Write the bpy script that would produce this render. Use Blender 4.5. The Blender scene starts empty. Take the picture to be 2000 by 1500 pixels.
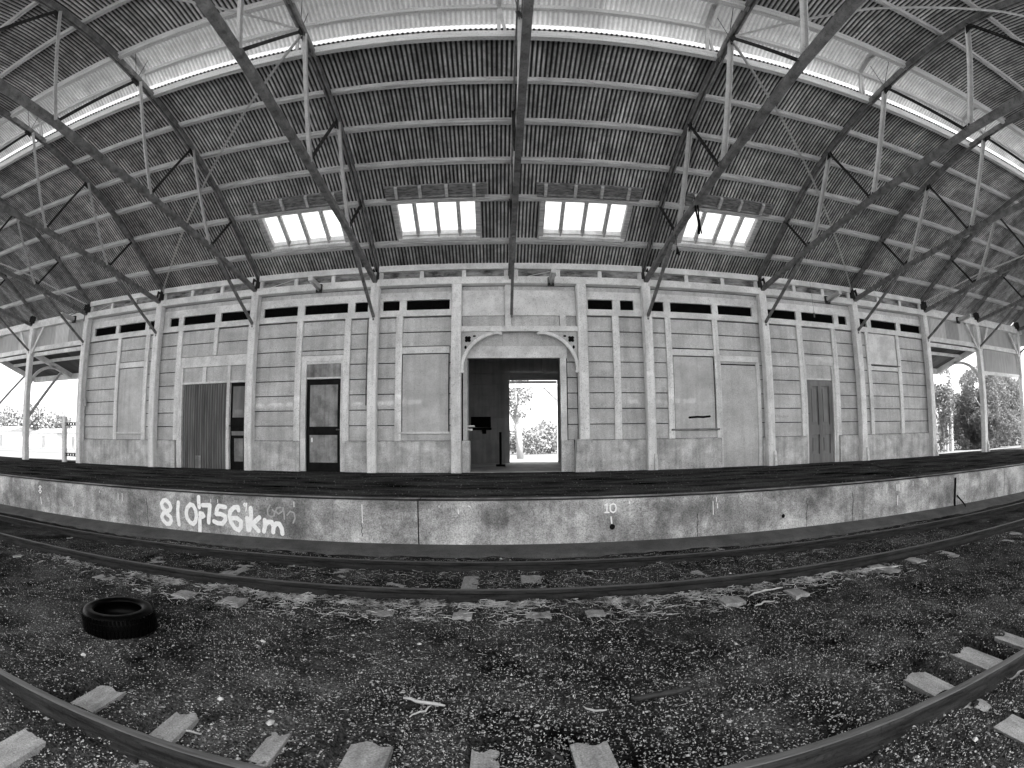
import bpy, math, random
from mathutils import Vector, Matrix, noise
rnd = random.Random(7)
C = bpy.context.scene.collection
SC = bpy.context.scene
OZ = 1.22                       # geometry is written with the lens at z = 0; the track bed then lies at z = 0

# ------------------------------------------------------------------ camera
cam = bpy.data.cameras.new('camera'); co = bpy.data.objects.new('camera', cam); C.objects.link(co)
SC.camera = co
cam.type = 'PANO'; cam.panorama_type = 'FISHEYE_EQUISOLID'
cam.sensor_width = 36; cam.sensor_height = 27
cam.fisheye_lens = 1044.136 / 2000 * 36; cam.fisheye_fov = math.radians(200)
cam.shift_y = 72.7 / 1500
cam.clip_start = 0.05; cam.clip_end = 3000
pt, yw, rl = 0.05286, -0.02313, 0.008247
R = Matrix.Rotation(yw, 3, 'Z') @ Matrix.Rotation(pt, 3, 'X') @ Matrix.Rotation(rl, 3, 'Y')
co.matrix_world = Matrix.Translation((0, 0, OZ)) @ (R @ Matrix(((1, 0, 0), (0, 0, -1), (0, 1, 0)))).to_4x4()

# ------------------------------------------------------------------ sky and sun
SUN_EL, SUN_AZ = math.radians(62), math.radians(145)     # azimuth from +Y towards +X
w = bpy.data.worlds.new("World"); SC.world = w; w.use_nodes = True
nt = w.node_tree; bgd = nt.nodes['Background']
sky = nt.nodes.new('ShaderNodeTexSky'); sky.sky_type = 'NISHITA'; sky.sun_disc = False
sky.sun_elevation = SUN_EL; sky.sun_rotation = SUN_AZ; sky.dust_density = 3.0; sky.air_density = 1.0
bw = nt.nodes.new('ShaderNodeRGBToBW')
nt.links.new(sky.outputs[0], bw.inputs[0]); nt.links.new(bw.outputs[0], bgd.inputs[0])
bgd.inputs[1].default_value = 0.15
sl = bpy.data.lights.new('sun', 'SUN'); sl.energy = 3.2; sl.angle = math.radians(0.6); sl.color = (1, 1, 1)
so = bpy.data.objects.new('sun', sl); C.objects.link(so)
dirv = Vector((math.sin(SUN_AZ) * math.cos(SUN_EL), math.cos(SUN_AZ) * math.cos(SUN_EL), math.sin(SUN_EL)))
so.rotation_euler = dirv.to_track_quat('Z', 'Y').to_euler(); so.location = (20, -30, 60)
vs = SC.view_settings
vs.view_transform = 'Standard'; vs.look = 'None'; vs.gamma = 1; vs.use_curve_mapping = False
vs.exposure = 2.3
SC.cycles.max_bounces = 10; SC.cycles.diffuse_bounces = 6; SC.cycles.glossy_bounces = 3
SC.cycles.transparent_max_bounces = 8
SC.cycles.use_denoising = True
SC.cycles.sample_clamp_indirect = 6

# ------------------------------------------------------------------ materials
def mat(name, lo, hi, scale=3.0, stretch=(1, 1, 1), rough=0.7, bump=0.15, bscale=40, spec=0.3, metal=0.0,
        speck=0.0, detail=6, streak=0.0, ridge=0.0, contrast=0.22, trans=0.0, grain=0.0, blotch=0.0, bls=1.0, gs=120):
    m = bpy.data.materials.new(name); m.use_nodes = True; n = m.node_tree.nodes; l = m.node_tree.links
    b = n['Principled BSDF']; b.inputs['Roughness'].default_value = rough; b.inputs['Metallic'].default_value = metal
    b.inputs['Specular IOR Level'].default_value = spec
    tc = n.new('ShaderNodeTexCoord'); mp = n.new('ShaderNodeMapping'); mp.inputs['Scale'].default_value = stretch
    l.new(tc.outputs['Object'], mp.inputs[0])
    oi = n.new('ShaderNodeObjectInfo')
    ad = n.new('ShaderNodeVectorMath'); ad.operation = 'ADD'; l.new(mp.outputs[0], ad.inputs[0])
    cb = n.new('ShaderNodeCombineXYZ'); mm = n.new('ShaderNodeMath'); mm.operation = 'MULTIPLY'; mm.inputs[1].default_value = 37
    l.new(oi.outputs['Random'], mm.inputs[0]); l.new(mm.outputs[0], cb.inputs[2]); l.new(cb.outputs[0], ad.inputs[1])
    ns = n.new('ShaderNodeTexNoise'); ns.inputs['Scale'].default_value = scale; ns.inputs['Detail'].default_value = detail
    ns.inputs['Roughness'].default_value = 0.65
    l.new(ad.outputs[0], ns.inputs['Vector'])
    rp = n.new('ShaderNodeValToRGB'); e = rp.color_ramp.elements
    e[0].position = 0.5 - contrast; e[1].position = 0.5 + contrast
    e[0].color = (lo, lo, lo, 1); e[1].color = (hi, hi, hi, 1)
    l.new(ns.outputs['Fac'], rp.inputs[0]); col = rp.outputs[0]
    def mul(c, fac_out, a0, a1, p0, p1):
        r = n.new('ShaderNodeValToRGB'); q = r.color_ramp.elements
        q[0].position = p0; q[1].position = p1; q[0].color = (a0, a0, a0, 1); q[1].color = (a1, a1, a1, 1)
        l.new(fac_out, r.inputs[0])
        x = n.new('ShaderNodeMix'); x.data_type = 'RGBA'; x.blend_type = 'MULTIPLY'; x.inputs[0].default_value = 1
        l.new(c, x.inputs[6]); l.new(r.outputs[0], x.inputs[7]); return x.outputs[2]
    if speck:
        s = n.new('ShaderNodeTexNoise'); s.inputs['Scale'].default_value = 55; s.inputs['Detail'].default_value = 2
        l.new(tc.outputs['Object'], s.inputs['Vector']); col = mul(col, s.outputs['Fac'], 1 - speck, 1, 0.3, 0.42)
    if blotch:
        s = n.new('ShaderNodeTexNoise'); s.inputs['Scale'].default_value = bls; s.inputs['Detail'].default_value = 7; s.inputs['Roughness'].default_value = .7
        l.new(tc.outputs['Object'], s.inputs['Vector']); col = mul(col, s.outputs['Fac'], 1 - blotch, 1.0, 0.40, 0.56)
    if grain:
        s = n.new('ShaderNodeTexNoise'); s.inputs['Scale'].default_value = gs; s.inputs['Detail'].default_value = 3
        l.new(tc.outputs['Object'], s.inputs['Vector']); col = mul(col, s.outputs['Fac'], 1 - grain, 1 + grain, 0.3, 0.7)
    if streak:
        mp2 = n.new('ShaderNodeMapping'); mp2.inputs['Scale'].default_value = (9, 9, 0.5)
        l.new(tc.outputs['Object'], mp2.inputs[0])
        s = n.new('ShaderNodeTexNoise'); s.inputs['Scale'].default_value = 1; s.inputs['Detail'].default_value = 4
        l.new(mp2.outputs[0], s.inputs['Vector']); col = mul(col, s.outputs['Fac'], 1 - streak, 1, 0.33, 0.55)
    if ridge:       # shade of the corrugation valleys put into the colour; tone varies sheet by sheet
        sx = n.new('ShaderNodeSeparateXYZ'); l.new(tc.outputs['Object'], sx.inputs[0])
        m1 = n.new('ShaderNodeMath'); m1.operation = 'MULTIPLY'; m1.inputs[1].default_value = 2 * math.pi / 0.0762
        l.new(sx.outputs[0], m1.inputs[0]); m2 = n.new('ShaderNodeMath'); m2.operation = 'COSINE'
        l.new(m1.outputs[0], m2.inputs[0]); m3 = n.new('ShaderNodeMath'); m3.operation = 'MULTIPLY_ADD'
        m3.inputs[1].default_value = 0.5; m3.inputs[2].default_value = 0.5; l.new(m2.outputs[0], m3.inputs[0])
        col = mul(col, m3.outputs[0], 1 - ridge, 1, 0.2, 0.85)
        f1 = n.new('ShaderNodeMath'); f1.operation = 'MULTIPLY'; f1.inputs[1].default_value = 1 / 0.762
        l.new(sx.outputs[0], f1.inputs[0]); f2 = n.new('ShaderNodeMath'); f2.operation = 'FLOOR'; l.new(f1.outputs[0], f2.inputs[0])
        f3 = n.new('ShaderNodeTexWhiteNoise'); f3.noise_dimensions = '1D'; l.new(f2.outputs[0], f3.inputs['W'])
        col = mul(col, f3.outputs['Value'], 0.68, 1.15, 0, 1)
    l.new(col, b.inputs['Base Color'])
    if bump:
        s = n.new('ShaderNodeTexNoise'); s.inputs['Scale'].default_value = bscale; s.inputs['Detail'].default_value = 5
        l.new(mp.outputs[0], s.inputs['Vector']); bp = n.new('ShaderNodeBump'); bp.inputs['Strength'].default_value = bump
        bp.inputs['Distance'].default_value = 0.02
        l.new(s.outputs['Fac'], bp.inputs['Height']); l.new(bp.outputs[0], b.inputs['Normal'])
    if trans:
        tb = n.new('ShaderNodeBsdfTranslucent'); tb.inputs[0].default_value = (0.9, 0.9, 0.9, 1)
        mx = n.new('ShaderNodeMixShader'); mx.inputs[0].default_value = trans
        l.new(b.outputs[0], mx.inputs[1]); l.new(tb.outputs[0], mx.inputs[2]); l.new(mx.outputs[0], n['Material Output'].inputs[0])
    return m

M = dict(
    paint=mat('old_cream_paint', .62, .88, 2.2, rough=.6, speck=.4, bump=.15, bscale=25, grain=.16, blotch=.22, bls=2.2),
    post=mat('post_paint', .72, .95, 3, (1, 1, .6), rough=.6, speck=.5, bump=.2, streak=.2, grain=.16, blotch=.15, bls=3),
    board=mat('board_paint', .42, .68, 1.3, (1, 1, 1.4), rough=.65, speck=.35, bump=.12, streak=.15, grain=.3, blotch=.12, bls=1.1, gs=90),
    plinth=mat('plinth_render', .42, .8, 2.4, rough=.8, speck=.6, bump=.35, streak=.25, grain=.3, blotch=.3, bls=2.5, gs=90),
    slot=mat('slot_shade', .001, .008, 30, rough=.9, bump=0, spec=0),
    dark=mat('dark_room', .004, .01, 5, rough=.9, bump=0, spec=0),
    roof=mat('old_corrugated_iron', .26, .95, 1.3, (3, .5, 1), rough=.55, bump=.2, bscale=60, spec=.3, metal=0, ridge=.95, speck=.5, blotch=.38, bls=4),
    roof2=mat('pale_corrugated_iron', .3, .4, 2.0, (3, .6, 1), rough=.5, bump=.08, metal=.1, speck=.2, ridge=.25),
    iron=mat('wall_corrugated_iron', .5, .75, 3.0, (3, 3, .5), rough=.6, bump=.08, ridge=.35),
    purlin=mat('purlin_timber', .24, .60, 5, (.6, 5, 5), rough=.8, bump=.35, bscale=30, speck=.4),
    beam=mat('beam_timber', .38, .60, 4, (.5, 6, 6), rough=.8, bump=.3, speck=.5),
    rotten=mat('rotten_timber', .02, .32, 9, (.8, 3, 3), rough=.9, bump=.6, bscale=20),
    steel=mat('dark_truss_steel', .01, .05, 9, spec=.15, rough=.6, bump=.1),
    chord=mat('truss_chord_steel', .07, .25, 6, rough=.6, bump=.15, speck=.5, spec=.15),
    strut=mat('pale_truss_strut', .34, .52, 7, rough=.6, bump=.15, speck=.3),
    lampm=mat('lamp_enamel', .4, .6, 6, rough=.4, bump=0, speck=.2),
    asphalt=mat('old_asphalt', .002, .11, 1.5, (.6, 1.3, 1), rough=.95, bump=.5, bscale=90, spec=.0, speck=.3, grain=.9, gs=60, contrast=.18),
    concrete=mat('stained_concrete', .22, .58, 1.3, (1, 1, 1.3), rough=.85, bump=.3, bscale=35, speck=.45, streak=.22, detail=9, contrast=.14, grain=.35, blotch=.5, bls=1.9, gs=80),
    ledge=mat('ledge_concrete', .045, .11, 3, rough=.9, bump=.3, speck=.3, grain=.2),
    floorm=mat('worn_floor', .2, .5, 2, (1, .4, 1), rough=.7, bump=.15, speck=.3),
    white=mat('white_marking', .75, .9, 20, rough=.7, bump=.1, speck=.3),
    faint=mat('faded_marking', .28, .4, 20, rough=.8, bump=.1, speck=.4),
    rail=mat('rusty_rail', .006, .042, 8, (.5, 4, 4), rough=.7, bump=.35, bscale=50, spec=.05, speck=.4),
    railtop=mat('rail_running_face', .05, .14, 14, (.3, 4, 4), rough=.5, bump=.2, metal=.2, spec=.3),
    tie=mat('weathered_sleeper', .15, .40, 4, (3, .9, 4), rough=.85, bump=.3, bscale=16, spec=.2, speck=.3, grain=.3),
    ground=mat('dirt_and_ballast', .001, .085, 3.0, rough=.95, bump=1.0, bscale=55, spec=.05, detail=15, contrast=.17, grain=.9, gs=75, blotch=.6, bls=1.0),
    pale_ground=mat('pale_bounce_ground', .35, .5, .05, rough=.95, bump=.2, spec=.1),
    yard=mat('dry_yard_dirt', .09, .2, .06, (.3, 1.5, 1), rough=.95, bump=.2, spec=.05, blotch=.3, bls=.1),
    ridge=mat('ridge_sheet', .62, .92, 2.0, (3, .6, 1), rough=.5, bump=.08, speck=.25, ridge=.4, trans=.03, blotch=.25, bls=3),  # pale and slightly translucent so the ridge underside looks lit
    rubber=mat('tyre_rubber', .0006, .0015, 8, rough=.35, bump=.1, spec=.05),
    stone=mat('ballast_stone', .003, .44, 70, rough=.9, bump=.2, contrast=.24, detail=0, spec=.03),
    pstone=mat('pale_stone', .35, .6, 12, rough=.8, bump=.3),
    straw=mat('dry_grass', .02, .5, 9, rough=.8, bump=0, detail=3, contrast=.14),
    stick=mat('bleached_wood', .3, .5, 12, rough=.8, bump=.3),
    greydoor=mat('grey_door', .13, .24, 3, (1, 1, .4), rough=.6, bump=.1, streak=.3),
    ddoor=mat('dark_door', .002, .012, 6, rough=.6, bump=.05, spec=.08),
    dpanel=mat('dusty_door_panel', .16, .42, 2.5, (1, 1, .5), rough=.7, bump=.1, streak=.4, speck=.3, blotch=.4, bls=2.5),
    iron_door=mat('sheet_iron_door', .10, .26, 2.0, (4, 1, .4), rough=.6, bump=.1, streak=.5, ridge=.55),
    glass=mat('dirty_glass', .03, .3, 2.8, (.8, 1, 2.2), rough=.25, bump=.02, contrast=.12, spec=.5),
    skyl=mat('frosted_glass', .7, .8, 3, rough=.4, bump=0, trans=.55),
    black=mat('black_iron', .002, .008, 10, rough=.6, bump=.1, spec=.05),
    leaf=mat('gum_leaves', .015, .09, 7, rough=.55, bump=0, detail=1, spec=.3, trans=.12),
    leaf2=mat('distant_leaves', .16, .32, 2, rough=.7, bump=0, detail=1),  # distance haze and bleaching put into the leaf colour
    bark=mat('pale_bark', .3, .6, 6, (1, 1, .3), rough=.8, bump=.3),
    shedm=mat('white_shed_wall', .6, .75, 1, rough=.7, bump=0),
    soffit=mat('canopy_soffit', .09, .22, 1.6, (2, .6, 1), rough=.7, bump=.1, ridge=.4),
)

# ------------------------------------------------------------------ mesh helpers
class MB:
    def __init__(s): s.v = []; s.f = []; s.sm = False
    def add(s, vs, fs):
        o = len(s.v); s.v += [tuple(q) for q in vs]; s.f += [tuple(i + o for i in f) for f in fs]; return s
    def box(s, x0, x1, y0, y1, z0, z1):
        return s.add([(x0, y0, z0), (x1, y0, z0), (x1, y1, z0), (x0, y1, z0), (x0, y0, z1), (x1, y0, z1), (x1, y1, z1), (x0, y1, z1)],
                     [(0, 3, 2, 1), (4, 5, 6, 7), (0, 1, 5, 4), (1, 2, 6, 5), (2, 3, 7, 6), (3, 0, 4, 7)])
    def bbox(s, x0, x1, y0, y1, z0, z1, c=.012):
        # box with its four upright edges cut: posts and battens
        P = [(x0 + c, y0), (x1 - c, y0), (x1, y0 + c), (x1, y1), (x0, y1), (x0, y0 + c)]
        n = len(P)
        return s.add([(x, y, z0) for x, y in P] + [(x, y, z1) for x, y in P],
                     [tuple(range(n))[::-1], tuple(range(n, 2 * n))] + [(i, (i + 1) % n, n + (i + 1) % n, n + i) for i in range(n)])
    def bar(s, p, q, w, h, up=(0, 0, 1)):
        p = Vector(p); q = Vector(q); d = (q - p).normalized(); u = Vector(up)
        sd = d.cross(u)
        if sd.length < 1e-4: sd = d.cross(Vector((1, 0, 0)))
        sd.normalize(); u = sd.cross(d).normalized(); sd *= w / 2; u *= h / 2
        vs = [a + i * sd + j * u for a in (p, q) for i, j in ((-1, -1), (1, -1), (1, 1), (-1, 1))]
        return s.add(vs, [(0, 3, 2, 1), (4, 5, 6, 7), (0, 1, 5, 4), (1, 2, 6, 5), (2, 3, 7, 6), (3, 0, 4, 7)])
    def angle(s, p, q, w, up):
        # L-section: one flange flat, one standing
        t = .009; u = Vector(up); p = Vector(p); q = Vector(q); d = (q - p).normalized(); sd = d.cross(u).normalized(); u = sd.cross(d)
        s.bar(p + u * w / 2, q + u * w / 2, w, t, up)
        o = sd * (w / 2 - t / 2) ; s.bar(p + o, q + o, t, w - t - .002, up); return s
    def tube(s, pts, r, n=8, rs=None):
        pts = [Vector(p) for p in pts]; vs = []; k = len(pts)
        for i, p in enumerate(pts):
            d = (pts[min(i + 1, k - 1)] - pts[max(i - 1, 0)]).normalized()
            a = d.cross(Vector((0, 0, 1)) if abs(d.z) < .9 else Vector((1, 0, 0))).normalized(); b = d.cross(a)
            rr = rs[i] if rs else r
            vs += [p + (a * math.cos(t) + b * math.sin(t)) * rr for t in (2 * math.pi * j / n for j in range(n))]
        fs = [(i * n + j, i * n + (j + 1) % n, (i + 1) * n + (j + 1) % n, (i + 1) * n + j) for i in range(k - 1) for j in range(n)]
        fs += [tuple(range(n))[::-1], tuple((k - 1) * n + j for j in range(n))]
        s.sm = True
        return s.add(vs, fs)
    def prism_y(s, P, y0, y1):        # outline P (x, z) pushed from y0 to y1
        n = len(P)
        return s.add([(x, y0, z) for x, z in P] + [(x, y1, z) for x, z in P],
                     [tuple(range(n)), tuple(range(2 * n - 1, n - 1, -1))] + [(i, n + i, n + (i + 1) % n, (i + 1) % n) for i in range(n)])
    def prism_x(s, P, x0, x1):        # outline P (y, z) pushed from x0 to x1
        n = len(P)
        return s.add([(x0, y, z) for y, z in P] + [(x1, y, z) for y, z in P],
                     [tuple(range(n))[::-1], tuple(range(n, 2 * n))] + [(i, (i + 1) % n, n + (i + 1) % n, n + i) for i in range(n)])
    def strip_x(s, A, B, x0, x1):     # band between two polylines A and B (y, z), pushed along x
        n = len(A)
        for i in range(n - 1):
            s.prism_x([A[i], A[i + 1], B[i + 1], B[i]], x0, x1)
        return s
ORG = {}
def link(name, mb, m, parent=None, loc=None, smooth=None):
    me = bpy.data.meshes.new(name)
    o3 = ORG[parent.name] if parent else Vector(loc or (0, 0, 0))
    me.from_pydata([(v[0] - o3.x, v[1] - o3.y, v[2] - o3.z) for v in mb.v], [], mb.f); me.update()
    if (mb.sm if smooth is None else smooth):
        me.polygons.foreach_set('use_smooth', [True] * len(me.polygons))
    me.materials.append(M[m] if isinstance(m, str) else m)
    o = bpy.data.objects.new(name, me); C.objects.link(o)
    if parent: o.parent = parent
    else: o.location = (o3.x, o3.y, o3.z + OZ)
    ORG[o.name] = o3
    return o
def tag(o, label, cat, group=None, kind=None):
    if label: o['label'] = label
    if cat: o['category'] = cat
    if group: o['group'] = group
    if kind: o['kind'] = kind
    return o
def thing(name, label, cat, loc=(0, 0, 0), group=None):
    o = bpy.data.objects.new(name, None); C.objects.link(o); o.empty_display_size = .2
    o.location = (loc[0], loc[1], loc[2] + OZ); ORG[o.name] = Vector(loc)
    return tag(o, label, cat, group)
def solo(name, mb, m, loc, label, cat, group=None, smooth=None):
    return tag(link(name, mb, m, None, loc, smooth), label, cat, group)
def dup(root, delta, label=None):
    r = root.copy(); C.objects.link(r); r.location = Vector(root.location) + Vector(delta)
    if label: r['label'] = label
    for ch in list(root.children):
        c = ch.copy(); C.objects.link(c); c.parent = r
        for g in ch.children:
            d = g.copy(); C.objects.link(d); d.parent = c
    return r
def lerp(P, y):
    for (a, b), (c, d) in zip(P, P[1:]):
        if a <= y <= c: return b + (d - b) * (y - a) / (c - a)
    return P[0][1] if y < P[0][0] else P[-1][1]

S = 3.055; X0 = .27; YC = 5.13
TX = {k: X0 + S * k for k in range(-6, 7)}
XL_, XR_ = -18.35, 18.95

# ------------------------------------------------------------------ ground
def fbm(x, y, s): return noise.fractal(Vector((x * s, y * s, 3.7)), 1.0, 2.0, 5)
def axis(a, b, fine_a, fine_b, f, c):
    L = [a]; x = a
    while x < b:
        if fine_a <= x < fine_b: st = f
        else:
            dd = min(abs(x - fine_a), abs(x - fine_b)); st = min(c, f + dd * .25)
        x += st; L.append(min(x, b))
    return L
gx = axis(-600, 600, -6.5, 6.5, .026, 60); gy = axis(-30, 5.72, .25, 5.6, .026, 60)
def near_any(x, L, w): return any(abs(x - q) < w for q in L)
def bury(x, y):
    if 4.12 < y < 5.10: return .022 if near_any(x, (-3.66, -2.62, -.92, -.28, .27, 1.80), .14) and y < 4.95 else .040
    if 3.78 < y <= 4.12 and abs(x) < 30: return .030
    if 3.4 < y <= 3.78:
        if near_any(x, (-5.2, -3.66, -2.62, -2.1, -.92, -.28, .27, .69, 1.80, 2.36, 5.75), .16): return .004
        return .022 if -4 < x < 2.6 else .034
    if 1.6 < y < 1.95 and near_any(x, (-.94, -.08), .07): return .012
    if 1.56 < y < 2.0: return .004 if near_any(x, (-1.92, -1.40, -.55, .37, 2.06, 2.53, 2.93), .14) else .036
    if -2 < y <= 1.56:
        if (-2.05 < x < -1.68 and .92 < y < 1.2) or (1.88 < x < 2.15 and .88 < y < 1.14): return .004
        return .034
    return .012
def gz(x, y):
    z = -1.222
    if y < -2.4: z -= .12
    near = max(0, 1 - max(0, abs(x) - 12) / 10) * (1 if y > -4 else .3)
    z += near * (.026 * fbm(x, y, 1.1) + .015 * fbm(x + 9, y, 6) + .0065 * fbm(x, y + 5, 20))
    z += bury(x, y)
    if y > 5.2: z += .03 * min(1, (y - 5.2) / .3)
    for ry in (1.42, .36, 4.08, 5.13):
        if abs(y - ry) < .07: z -= .010
    return z
g = MB(); nx = len(gx)
g.v = [(x, y, gz(x, y)) for y in gy for x in gx]
g.f = [(j * nx + i, j * nx + i + 1, (j + 1) * nx + i + 1, (j + 1) * nx + i) for j in range(len(gy) - 1) for i in range(nx - 1)]
tag(link('ground', g, 'ground', None, (0, 0, 0), True), 'dark stony dirt of the track bed', 'ground', kind='structure')
g = MB()
g.add([(-900, 12.6, -.56), (900, 12.6, -.56), (900, 1500, -.56), (-900, 1500, -.56)], [(0, 1, 2, 3)])
tag(link('yard', g, 'yard', None, (0, 0, 0)), 'pale sunlit gravel yard behind the station', 'yard', kind='structure')

g = MB()
g.add([(-900, -700, -1.19), (900, -700, -1.19), (900, -2.6, -1.19), (-900, -2.6, -1.19)], [(0, 1, 2, 3)])  # unseen pale plane, added to bounce sunlight onto roof and walls
tag(link('bounce_apron', g, 'pale_ground', None, (0, 0, 0)), 'unseen pale apron added to bounce sunlight into the shed', 'yard', kind='structure')

# ------------------------------------------------------------------ platform
g = MB()
# asphalt deck with a low hump, falling towards the edge
def dz(x, y): return -.49 - .08 * max(0, min(1, (11.4 - y) / 5.4)) - (0 if y > 6.5 else 0) + .006 * fbm(x, y, .7)
px = axis(-70, 70, -14, 14, .25, 8); py = [5.97, 6.1, 6.22, 6.26, 6.6] + [7 + .3 * i for i in range(19)] + [12.7]
nx = len(px)
g.v = [(x, y, -.57 if y < 6.23 else dz(x, y) - .004) for y in py for x in px]
g.f = [(j * nx + i, j * nx + i + 1, (j + 1) * nx + i + 1, (j + 1) * nx + i) for j in range(len(py) - 1) for i in range(nx - 1)]
plat = tag(link('platform', g, 'asphalt', None, (0, 0, 0), True), 'dark asphalt platform with stained concrete front', 'platform', kind='structure')
g = MB()
for a, b in zip([-70, -30, -8.77, -.925, 8.9, 30], [-30, -8.775, -.94, 8.885, 30, 70]):
    g.prism_x([(5.968, -.60), (5.985, -.578), (6.22, -.562), (6.22, -1.3), (5.968, -1.3)], a, b)
link('edge_wall', g, 'concrete', plat)
g = MB(); g.box(-70, 70, 5.99, 6.2, -1.3, -.6); link('joint_filler', g, 'black', plat)
g = MB(); g.prism_x([(5.966, -1.075), (5.73, -1.135), (5.70, -1.15), (5.68, -1.4), (5.966, -1.4)], -70, 70)
link('footing_ledge', g, 'ledge', plat)
g = MB()
for (ax, ay), (bx_, by) in zip([(8.75, 10.5), (8.0, 9.2), (7.3, 7.8), (6.75, 6.9), (6.35, 6.25)], [(8.0, 9.2), (7.3, 7.8), (6.75, 6.9), (6.35, 6.25), (6.28, 6.0)]):
    g.bar((ax, ay, dz(ax, ay) - .001 if ay > 6.3 else -.569), (bx_, by, dz(bx_, by) - .001 if by > 6.3 else -.569), .035, .012)
link('deck_joint', g, 'black', plat)
# painted strokes
ply = [0]
def stroke(mb, P, wd, y=5.964):
    for i in range(len(P) - 1):
        (ax, az), (bx, bz) = P[i], P[i + 1]; dx, dz_ = bx - ax, bz - az; L = math.hypot(dx, dz_) or 1e-6
        px_, pz_ = -dz_ / L * wd / 2, dx / L * wd / 2; ply[0] = (ply[0] + 1) % 18; yy = y - ply[0] * .00012
        Q = [(ax + px_, az + pz_)]
        a0 = math.atan2(pz_, px_)
        for t in range(1, 6): Q.append((ax + math.cos(a0 + t * math.pi / 6) * wd / 2, az + math.sin(a0 + t * math.pi / 6) * wd / 2))
        Q.append((ax - px_, az - pz_)); Q.append((bx - px_, bz - pz_))
        for t in range(1, 6): Q.append((bx + math.cos(a0 + math.pi + t * math.pi / 6) * wd / 2, bz + math.sin(a0 + math.pi + t * math.pi / 6) * wd / 2))
        Q.append((bx + px_, bz + pz_))
        mb.add([(x, yy, z) for x, z in Q], [tuple(range(len(Q)))])
TXT = {
'8': [[(-4.435,-.841),(-4.495,-.799),(-4.513,-.743),(-4.475,-.7),(-4.425,-.692),(-4.365,-.735),(-4.343,-.784),(-4.364,-.821),(-4.435,-.846),(-4.486,-.87),(-4.519,-.919),(-4.494,-.969),(-4.434,-1.011),(-4.378,-1.002),(-4.346,-.958),(-4.356,-.913),(-4.416,-.876),(-4.456,-.848)]],
'1': [[(-4.206,-.71),(-4.221,-.797),(-4.225,-.899),(-4.213,-1.0)]],
'0': [[(-4.001,-.724),(-4.056,-.772),(-4.077,-.838),(-4.066,-.908),(-4.017,-.96),(-3.967,-.977),(-3.925,-.939),(-3.904,-.867),(-3.917,-.789),(-3.95,-.736),(-4.001,-.724)]],
'comma': [[(-3.854,-.622),(-3.857,-.676),(-3.851,-.75)],[(-3.852,-.904),(-3.856,-.994),(-3.862,-1.068)],[(-3.841,-.829),(-3.803,-.836),(-3.786,-.86),(-3.818,-.874),(-3.845,-.854)]],
'7': [[(-3.796,-.722),(-3.746,-.72),(-3.678,-.718),(-3.689,-.805),(-3.704,-.884),(-3.71,-.939)]],
'5': [[(-3.437,-.728),(-3.538,-.718),(-3.567,-.759),(-3.58,-.823),(-3.507,-.819),(-3.443,-.844),(-3.44,-.888),(-3.491,-.94),(-3.563,-.939),(-3.623,-.919)]],
'6': [[(-3.234,-.756),(-3.244,-.718),(-3.302,-.725),(-3.363,-.777),(-3.378,-.836),(-3.359,-.912),(-3.306,-.986),(-3.249,-1.007),(-3.212,-.966),(-3.207,-.893),(-3.263,-.858),(-3.333,-.862)]],
'k': [[(-3.054,-.723),(-3.054,-.818),(-3.089,-.992)],[(-3.114,-.85),(-3.106,-.993)],[(-2.935,-.831),(-3.039,-.917),(-2.956,-.998)]],
'm': [[(-2.86,-.86),(-2.859,-.931),(-2.879,-.999)],[(-2.858,-.921),(-2.818,-.881),(-2.764,-.879),(-2.74,-.934),(-2.75,-1.001)],[(-2.74,-.934),(-2.701,-.894),(-2.659,-.897),(-2.63,-.947),(-2.623,-1.012)]]}
g = MB()
for k, v in TXT.items():
    for P in v: stroke(g, P, .058)
link('painted_distance', g, 'white', plat)
g = MB()
for P in [[(-2.776,-.673),(-2.816,-.731),(-2.813,-.787),(-2.772,-.818),(-2.728,-.802),(-2.715,-.754),(-2.746,-.728)],[(-2.628,-.695),(-2.681,-.702),(-2.704,-.745),(-2.663,-.775),(-2.609,-.741),(-2.597,-.698),(-2.589,-.768),(-2.587,-.833)],[(-2.549,-.784),(-2.505,-.736),(-2.454,-.753),(-2.442,-.817),(-2.47,-.874)]]:
    stroke(g, P, .02)
link('faded_scrawl', g, 'faint', plat)
NUM = {'8': [[(-7.405,-.661),(-7.443,-.688),(-7.409,-.717),(-7.37,-.684),(-7.405,-.661)],[(-7.41,-.723),(-7.454,-.753),(-7.41,-.782),(-7.369,-.748),(-7.41,-.723)],[(-7.404,-.846),(-7.384,-.95)]],
'9': [[(-3.122,-.679),(-3.138,-.665),(-3.156,-.68),(-3.14,-.703),(-3.111,-.688),(-3.11,-.664),(-3.126,-.76)]],
'10': [[(1.187,-.646),(1.21,-.629),(1.21,-.731)],[(1.188,-.731),(1.233,-.732)],[(1.282,-.632),(1.25,-.648),(1.246,-.684),(1.255,-.719),(1.282,-.734),(1.309,-.721),(1.318,-.682),(1.309,-.646),(1.282,-.632)],[(1.258,-.786),(1.267,-.858)]],
'11': [[(5.66,-.635),(5.665,-.72)],[(5.705,-.635),(5.71,-.72)],[(5.685,-.80),(5.69,-.93)]]}
for k, v in NUM.items():
    g = MB()
    for P in v: stroke(g, P, .017)
    link('painted_number', g, 'white', plat)
g = MB()
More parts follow.
